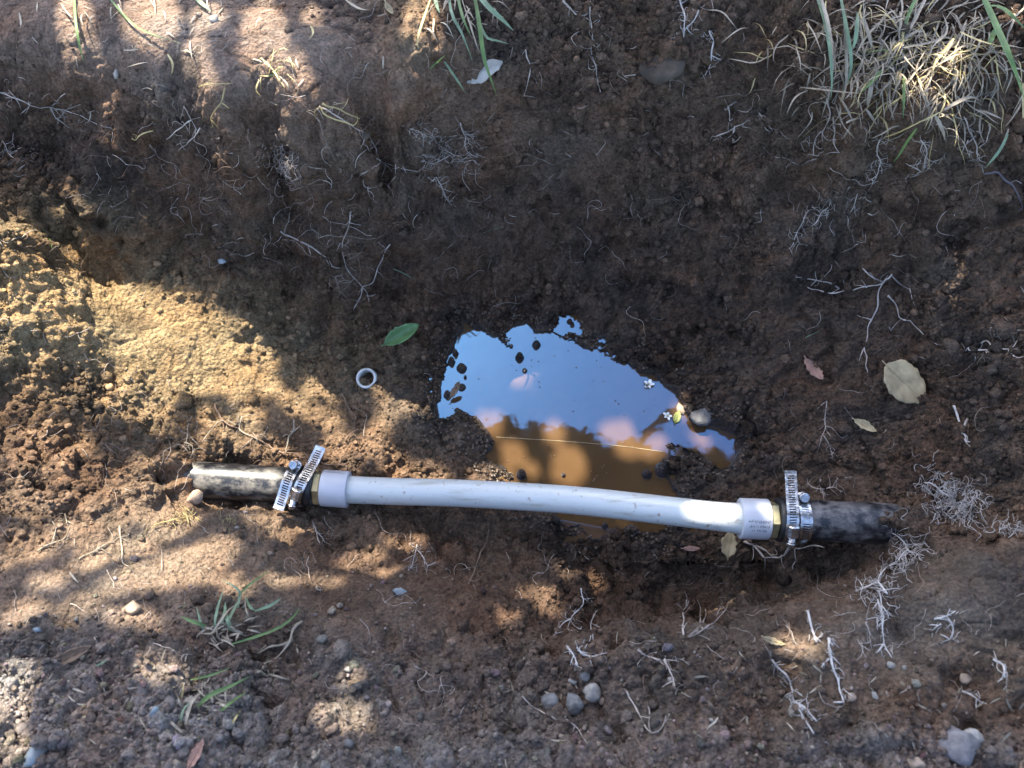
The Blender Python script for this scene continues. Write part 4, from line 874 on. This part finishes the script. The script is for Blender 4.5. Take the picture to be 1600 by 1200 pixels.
tuft('green grass blades hanging over the far rim at top centre', (730, 15), [
 ([(738,-25),(746,20),(752,60),(756,95),(766,120),(776,150)], .012, .03, 4.6, G), ([(738,-20),(760,10),(785,32),(802,48)], .02, .03, 6.5, GB), ([(752,40),(760,60),(778,64),(796,69)], .02, .016, 3, GB), ([(700,-20),(704,20),(715,40),(725,60),(738,95)], .014, .012, 3.4, GB), ([(712,-20),(722,25),(735,55)], .016, .012, 3.2, G), ([(676,-20),(682,8),(687,20)], .014, .02, 4, GB), ([(672,0),(660,35),(652,62),(654,76)], .01, .012, 2.6, SY), ([(722,0),(735,40),(745,72),(750,82)], .012, .01, 1.8, ST), ([(694,96),(710,120),(728,146)], .006, .008, 3, GB), ([(672,108),(685,96),(696,86)], .01, .012, 2.4, G)], 24, 30, 32, 1.5, (ST,))
tuft('blue-green grass sprig pulled up on the lower left bank', (345, 985), [
 ([(335,982),(338,960),(345,935),(350,922)], .006, .03, 2.8, GB), ([(345,975),(352,955),(352,940)], .008, .02, 3, GB), ([(362,985),(355,965),(350,945)], .006, .014, 4, GB), ([(372,950),(374,935),(376,925),(365,915),(346,906)], .01, .025, 2.6, GB), ([(372,932),(388,915),(405,903),(420,892)], .012, .02, 2.2, G), ([(322,978),(300,971),(282,963)], .006, .014, 3.2, G), ([(318,985),(312,965),(307,948)], .005, .016, 2.4, GB), ([(398,955),(420,948),(432,940),(439,935)], .01, .02, 3.2, GB), ([(355,975),(365,955),(374,935)], .01, .022, 3.4, GB), ([(388,962),(384,945),(384,920)], .01, .02, 2.4, ST), ([(360,1007),(400,995),(440,980),(462,960),(468,948)], .004, .012, 2.6, G), ([(330,990),(345,970),(360,950),(385,938)], .01, .02, 2.2, ST), ([(286,950),(290,940)], .006, .01, 2.4, G), ([(385,935),(392,950),(402,955)], .01, .012, 2.6, GB)], 40, 16, 24, .2, (ST, ST))
tuft('bright green grass shoots lying on the bottom left bank', (325, 1095), [
 ([(308,1105),(330,1085),(355,1075),(392,1056)], .004, .016, 4.2, G), ([(312,1100),(325,1088),(345,1078)], .004, .012, 3.4, G), ([(345,1110),(362,1098),(386,1080)], .004, .012, 3.2, G), ([(290,1132),(296,1105),(305,1090),(318,1080)], .004, .016, 3.6, ST), ([(282,1130),(288,1108),(298,1098)], .004, .012, 3, GB), ([(298,1062),(330,1055),(362,1042)], .003, .006, 2.2, G), ([(362,1132),(370,1120),(377,1108)], .003, .008, 2.4, SY), ([(268,1128),(278,1138),(288,1145)], .004, .01, 2.4, ST), ([(284,1092),(286,1078),(287,1068)], .004, .008, 2, SY)], 30, 22, 20, -.5, (ST,))
tuft('sparse straw blades on the trampled ground at top left', (200, 30), [
 ([(116,-20),(118,30),(124,70),(131,97)], .004, .006, 3.2, G), ([(95,5),(105,20),(118,32)], .004, .006, 2, ST), ([(165,-10),(190,20),(215,45),(250,58),(283,68)], .004, .012, 2.6, G), ([(300,-10),(315,6),(330,18)], .006, .01, 5, GB), ([(198,106),(215,101),(232,97)], .004, .006, 3.4, ST), ([(262,85),(270,100),(268,116)], .004, .006, 2.4, SY), ([(240,-10),(242,10),(243,22)], .003, .006, 2, ST), ([(540,0),(560,14),(578,16)], .006, .008, 3.4, ST), ([(30,20),(33,35),(32,45)], .003, .008, 2, ST), ([(485,40),(490,52),(482,62)], .004, .008, 2.4, SY)], 30, 110, 26, .8, (ST,))
tuft('little green sprout on the sunlit strip of the far ledge', (430, 110), [
 ([(416,120),(432,115),(442,98)], .004, .012, 2.6, G), ([(420,118),(424,100),(428,75)], .004, .014, 2, SY), ([(395,92),(410,97),(425,108)], .003, .006, 1.8, ST), ([(435,118),(448,130),(452,142)], .003, .006, 1.8, ST), ([(405,125),(400,140),(408,150)], .003, .006, 1.8, SY)], 14, 18, 18, 1.2, (SY,))
for lab, px, w, m in (('thin green grass stalk lying on the far wall right of centre', [(755,364),(772,359),(788,355)], 1.6, GB), ('thin green stalk on the far wall above the fallen green leaf', [(614,420),(632,428),(645,436)], 1.6, GB), ('short green blade in the dark cavity beside the sunlit block', [(66,358),(76,372),(82,391)], 2.2, G), ('pale straw sliver lying on the right bank near the star root', [(1258,528),(1270,522),(1282,517)], 1.2, GB), ('green sliver beside the pale stone on the near left bank', [(150,1040),(160,1036),(168,1030)], 2.2, GB)):
    P = blade_pts(px, .002, .004); o = child('grass_stalk', *blade_geo(P, w * .001), m, None); tag(o, lab, 'grass stalk')
# straw litter nobody could count
mb = MB()
for _ in range(170):
    u, v = random.choice(((random.gauss(220, 200), random.gauss(1100, 70)), (random.gauss(300, 250), random.gauss(50, 60)), (random.gauss(1300, 250), random.gauss(1120, 60))))
    if -20 < u < 1620 and -20 < v < 1220: mb.add(*blade_geo(surf(walk(u, v, random.uniform(0, 6.28), random.uniform(10, 26), .12, 5), .002), random.uniform(.0008, .002)))
o = obj('straw_litter', mesh_np('straw_litter', *mb.get()), M_STRAW); o['kind'] = 'stuff'; o['label'] = 'bits of straw strewn over the banks'

# ================================================================ STONES
def stone(label, u, v, r, m, sq=(1, .8, .6), seed=0, sink=.35, rot=0, ang=.35, name='stone'):
    p, nn = hit(u, v); rw = r * np.linalg.norm(p - CAM) / FPX * .97
    q = ICO2 * 1.0; q = np.vstack([q]); rg = np.random.default_rng(seed)
    for _ in range(9):                                     # flatten facets
        d = unit(rg.normal(0, 1, 3)); h = rg.uniform(.5, .82); ov = np.maximum(q @ d - h, 0); q = q - ov[:, None] * d
    q = q * (1 + ang * (.3 * vnoise(q + seed, 2.2, seed) + .22 * vnoise(q + seed, 5.0, seed + 3))[:, None]) * np.array(sq) * rw
    c_, s_ = math.cos(rad(rot)), math.sin(rad(rot)); q = q @ np.array([[c_, s_, 0], [-s_, c_, 0], [0, 0, 1]])
    o = obj(name, mesh_np(name, q, ICF2, ang < .8), m); o.location = p + nn * rw * sq[2] * (1 - 2 * sink); return tag(o, label, 'stone')
stone('grey flat stone at the right shore of the puddle', 1099, 646, 23, M_GREYSTONE, (1, .85, .5), 3, .3, 20)
stone('brown wet stone half under water by the right mud bar', 980, 752, 23, M_DARKSTONE, (1, .62, .5), 5, .35)
stone('small yellowish pebble between the puddle and the grey shore stone', 1064, 640, 13, M_TANSTONE, (.75, 1, .6), 8, .35)
stone('left of three rough grey stones on the near bank', 860, 1103, 22, M_GREYSTONE, (.7, 1, .8), 11, .35, 15, .9)
stone('middle of three rough grey stones on the near bank', 897, 1103, 22, M_GREYSTONE, (.75, 1, .8), 12, .35, -8, .9)
stone('right of three rough grey stones on the near bank, the paler one', 925, 1085, 20, M_PALESTONE, (.72, 1, .8), 13, .35, -14, .9)
stone('small grey pebble above the three rough grey stones', 916, 1055, 10, M_GREYSTONE, (1, .8, .7), 14)
stone('flat pale pebble just above the middle rough stone', 896, 1064, 9, M_PALESTONE, (1, .7, .5), 15)
stone('tan pebble tucked beside the paler rough stone', 941, 1092, 8, M_TANSTONE, (1, 1, .8), 16)
stone('large round mauve-grey stone in the bottom right corner', 1487, 1170, 30, simple('mauve_stone', (.165, .15, .152), .85, var=.35, nscale=140, bump=.8, bscale=300), (1, .95, .7), 21, .3, 0, .85)
stone('light angular stone beside the large round corner stone', 1520, 1158, 16, M_PALESTONE, (1, .8, .6), 22, .3)
stone('tan stone at the bottom edge left of the round corner stone', 1428, 1190, 16, M_TANSTONE, (1, .8, .7), 23, .3)
stone('small buff pebble high on the lower right bank', 1509, 1057, 9, M_TANSTONE, (1, .9, .7), 24, .25)
stone('small white pebble on the lower right bank', 1394, 1040, 7, M_PALESTONE, (1, .8, .7), 25, .25)
stone('tiny white pebble right of the small white one', 1415, 1045, 4, M_PALESTONE, (1, .9, .8), 26, .2)
stone('cream pebble stuck by the lower right roots', 1368, 1090, 7, M_PALESTONE, (.8, 1, .8), 27, .2)
stone('rounded grey-brown pebble left of the cream pebble', 1329, 1087, 8, M_TANSTONE, (1, .9, .8), 28, .25)
stone('bluish glassy stone in the bottom left corner', 52, 1178, 22, M_BLUESTONE, (1, .62, .5), 31, .3, 35)
stone('flat bluish stone chip on the near bank below the pipe', 628, 926, 14, M_BLUESTONE, (1, .5, .35), 32, .3)
stone('pale blue pebble on the bottom left bank beside the grass shoots', 240, 1115, 9, M_BLUESTONE, (1, .9, .7), 33, .25)
stone('small pale pebble on the far lit ground at top left', 336, 33, 8, M_PALESTONE, (1, .9, .7), 34, .25)
stone('bent white chip standing on the trampled ground at top left', 182, 112, 11, M_PALESTONE, (.5, 1, .5), 35, .2)
stone('grey pebble pressed into the left of the far wall', 347, 407, 9, M_BLUESTONE, (1, .7, .5), 36, .35)
stone('smooth dark stone bedded high in the far wall', 1035, 108, 50, M_DARKSTONE, (1, .6, .45), 41, .62, -8, .3)
stone('small dark pebble under the right end of the ledge', 568, 211, 9, M_DARKSTONE, (1, .8, .7), 43, .3)
stone('sunlit round earth-coloured stone beside the left hose', 300, 779, 20, M_TANSTONE, (1, .7, .7), 44, .3)
stone('pale pebble on the lower left bank near the twiggy root', 543, 1045, 7, M_PALESTONE, (1, .8, .7), 45, .25)
stone('small blue-grey pebble at the left edge of the near bank grit', 60, 985, 6, M_BLUESTONE, (1, .9, .8), 46, .25)
stone('sunlit tan stone on the lower left bank above the grit', 205, 953, 17, M_TANSTONE, (1, .7, .5), 47, .35)
stone('tiny white pebble on the sunlit soil below the left clamps', 369, 825, 4, M_PALESTONE, (1, 1, .8), 48, .2)
stone('grey stone by the bottom edge left of centre', 545, 1165, 10, M_GREYSTONE, (1, .8, .7), 49, .3)
stone('purplish pebble at the bottom edge beside the rusty leaf', 277, 1160, 11, simple('plum_stone', (.2, .15, .17), .7), (.8, 1, .7), 50, .3)

# ================================================================ FALLEN LEAVES
def leaf(label, u, v, L, wd, rot, m, curl=.25, cup=.2, tear=.08, lift=.004, seed=0, tilt=(0, 0), name='fallen_leaf'):
    p, nn = hit(u, v); k = np.linalg.norm(p - CAM) / FPX; L *= k; wd *= k; nu, nv_ = 15, 9; V = []
    rg = np.random.default_rng(seed)
    edge = 1 + tear * rg.normal(0, 1, (nu, 2)).clip(-1.5, 1.2)
    nn = unit(nn + np.array([tilt[0], tilt[1], .8])); xx = unit(np.cross([0, 1, 0], nn)); yy = np.cross(nn, xx); c_, s_ = math.cos(rad(rot)), math.sin(rad(rot)); ax_, ay_ = xx * c_ + yy * s_, -xx * s_ + yy * c_
    for i in range(nu):
        f = i / (nu - 1); half = .5 * wd * (math.sin(math.pi * min(1, (f * .96 + .02)) ** .85) ** .75)
        for j in range(nv_):
            g = j / (nv_ - 1) * 2 - 1; yv = g * half * (edge[i, 0] if g < 0 else edge[i, 1])
            zz = cup * abs(yv) ** 1.3 / (wd ** .3) + curl * L * (f - .5) ** 2 + .0006 * math.sin(f * 26 + abs(g) * 7) + (.0007 if j == nv_ // 2 else 0)
            V.append(ax_ * (f - .5) * L + ay_ * yv + nn * zz)
    F = [(i * nv_ + j, i * nv_ + j + 1, (i + 1) * nv_ + j + 1, (i + 1) * nv_ + j) for i in range(nu - 1) for j in range(nv_ - 1)]
    root_ = thing(name, label, 'leaf', p + nn * lift)
    bl = obj('blade', mesh_np('leaf_blade', np.array(V), F), m, root_); so = bl.modifiers.new('thickness', 'SOLIDIFY'); so.thickness = .0005
    mid = np.array([V[i * nv_ + nv_ // 2] for i in range(nu)]); sp_ = np.vstack([mid[0] - ax_ * L * .12 + nn * .001, mid]) + nn * .0006
    obj('midrib', mesh_np('midrib', *tube(sp_, np.linspace(.0007, .0002, len(sp_)) * (1 + L * 4), 4)), m, root_)
    return root_
M_TANLEAF = simple('tan_leaf', (.36, .28, .16), .7, var=.35, nscale=70, bump=.6, bscale=160)
M_REDLEAF = simple('reddish_leaf', (.30, .17, .13), .7, var=.3, nscale=70, bump=.5, bscale=200)
M_GREENLEAF = simple('green_leaf', (.10, .19, .07), .4, var=.3, nscale=60, bump=.4, bscale=200)
M_PALELEAF = simple('pale_grey_leaf', (.36, .33, .30), .6, var=.3, nscale=70, bump=.5, bscale=200)
M_BROWNLEAF = simple('brown_leaf', (.19, .12, .075), .7, var=.3, nscale=70, bump=.5, bscale=200)
M_LIMELEAF = simple('lime_leaf', (.26, .28, .07), .5, var=.3, nscale=70)
leaf('broad dry tan leaf lying alone on the right wall', 1404, 601, 76, 56, -38, M_TANLEAF, .14, .22, .09, seed=2, lift=.011)
leaf('small reddish-pink leaf scrap left of the tan leaf', 1269, 581, 40, 20, -60, M_REDLEAF, .3, .3, .2, seed=3)
leaf('tiny twisted beige leaf on the right bank below the tan leaf', 1353, 668, 34, 13, -40, M_TANLEAF, .5, .6, .15, seed=4)
leaf('curled dark green leaf on the soil above the pipe stub', 625, 529, 62, 26, 38, M_GREENLEAF, .3, 1.1, .06, seed=5, lift=.014)
leaf('crumpled tan leaf leaning below the right expansion ring', 1133, 850, 40, 24, 80, M_TANLEAF, .3, .3, .15, seed=6, lift=.01)
leaf('pale grey leaf plastered to the far wall under hanging grass', 757, 112, 64, 30, 8, M_PALELEAF, .1, .1, .12, seed=7)
leaf('brown folded leaf lying on the bottom left grit', 117, 1021, 52, 16, 28, M_BROWNLEAF, .15, .6, .06, seed=8)
leaf('rusty leaf scrap at the bottom edge left of centre', 310, 1182, 40, 16, 75, M_REDLEAF, .2, .3, .15, seed=9)
leaf('lime green leaf tip at the right shore of the puddle', 1057, 655, 20, 12, 70, M_LIMELEAF, .2, .4, .05, seed=10, lift=.008)
leaf('narrow brown leaf floating on the puddle near the pipe', 935, 744, 30, 9, 55, M_BROWNLEAF, .2, .3, .05, seed=11, lift=.012)
leaf('orange-brown leaf sliver on the near wall below the white pipe', 1083, 857, 26, 8, -8, M_REDLEAF, .1, .2, .05, seed=12)
leaf('dark leaf fragment floating at the left of the puddle', 718, 606, 30, 10, 45, M_BROWNLEAF, .1, .1, .2, seed=13, lift=.013)
leaf('small straw-coloured leaf husk on the far ledge by the grass', 608, 20, 24, 9, -60, M_TANLEAF, .4, .5, .1, seed=14)
leaf('curled dry leaf in the sun patch on the lower right bank', 1205, 1005, 34, 10, -15, M_TANLEAF, .2, .3, .1, seed=15)
# white blossoms floating on the water
M_PETAL = simple('white_petal', (.75, .75, .70), .6, var=.1)
def blossom(label, u, v, r, seed):
    p = W(u, v, .0012); t = thing('white_blossom', label, 'flower', p); rg = np.random.default_rng(seed)
    for i in range(5):
        a = i * 1.257 + rg.uniform(-.2, .2); d = np.array([math.cos(a), math.sin(a), 0]); e = np.array([-d[1], d[0], 0]); rr = r * rg.uniform(.8, 1.15)
        V = [d * rr * .12, d * rr * .5 + e * rr * .34 + [0, 0, rr * .3], d * rr + e * rr * .2 + [0, 0, rr * .25], d * rr * 1.08 + [0, 0, rr * .15], d * rr - e * rr * .2 + [0, 0, rr * .28], d * rr * .5 - e * rr * .34 + [0, 0, rr * .32]]
        obj('petal', mesh_np('petal', np.array(V), [(0, 1, 2, 3), (0, 3, 4, 5)]), M_PETAL, t)
    obj('centre', mesh_np('centre', ICO1 * r * .22 + [0, 0, r * .2], ICF1), M_STRAWY, t)
blossom('small white blossom floating near the far right shore of the puddle', 1013, 601, .0065, 1)
blossom('small white blossom floating beside the lime leaf tip', 1043, 650, .0058, 2)
# floating specks and an added strand standing in for an overhead wire's reflection
mb = MB()
for _ in range(70):
    u, v = random.uniform(700, 1060), random.uniform(520, 740); p = W(u, v, .0006)
    if poly_sd(np.array([p[0]]), np.array([p[1]]), PW)[0] > .006:
        s_ = random.uniform(.0004, .0013); mb.add(ICO1 * np.array([s_, s_ * random.uniform(.5, 1), s_ * .4]) + p, [tuple(f) for f in ICF1])
o = obj('floating_specks', mesh_np('floating_specks', *mb.get()), M_BROWNLEAF); o['kind'] = 'stuff'; o['label'] = 'dark specks of debris floating on the puddle'
P = smooth_path([W(775, 683, .0003), W(860, 688, .0003), W(960, 696, .0003), W(1036, 706, .0003)], 16)
tag(obj('wire_reflection', mesh_np('wire_reflection', *tube(P, .0004, 4)), M_TANLEAF), 'fine pale strand laid on the brown water as the mirrored line of a wire', 'wire reflection')
# lawn beyond the far rim, outside the picture
mb = MB()
for _ in range(3500):
    x = random.uniform(-2.2, 2.4); y = random.uniform(1.0, 3.4); z = .29; a = random.uniform(0, 6.28); h = random.uniform(.03, .08); lx, ly = random.gauss(0, .03), random.gauss(0, .03)
    w_ = random.uniform(.0015, .003); d = np.array([math.cos(a), math.sin(a), 0]) * w_; b0 = np.array([x, y, z - .02])
    mb.add([b0 - d, b0 + d, b0 + [lx * .4, ly * .4, h * .6] + d * .7, b0 + [lx * .4, ly * .4, h * .6] - d * .7, b0 + [lx, ly, h]], [(0, 1, 2, 3), (3, 2, 4)])
o = obj('lawn_grass', mesh_np('lawn_grass', *mb.get()), M_GRASS); o['kind'] = 'stuff'; o['label'] = 'lawn grass on the level ground beyond the far rim'
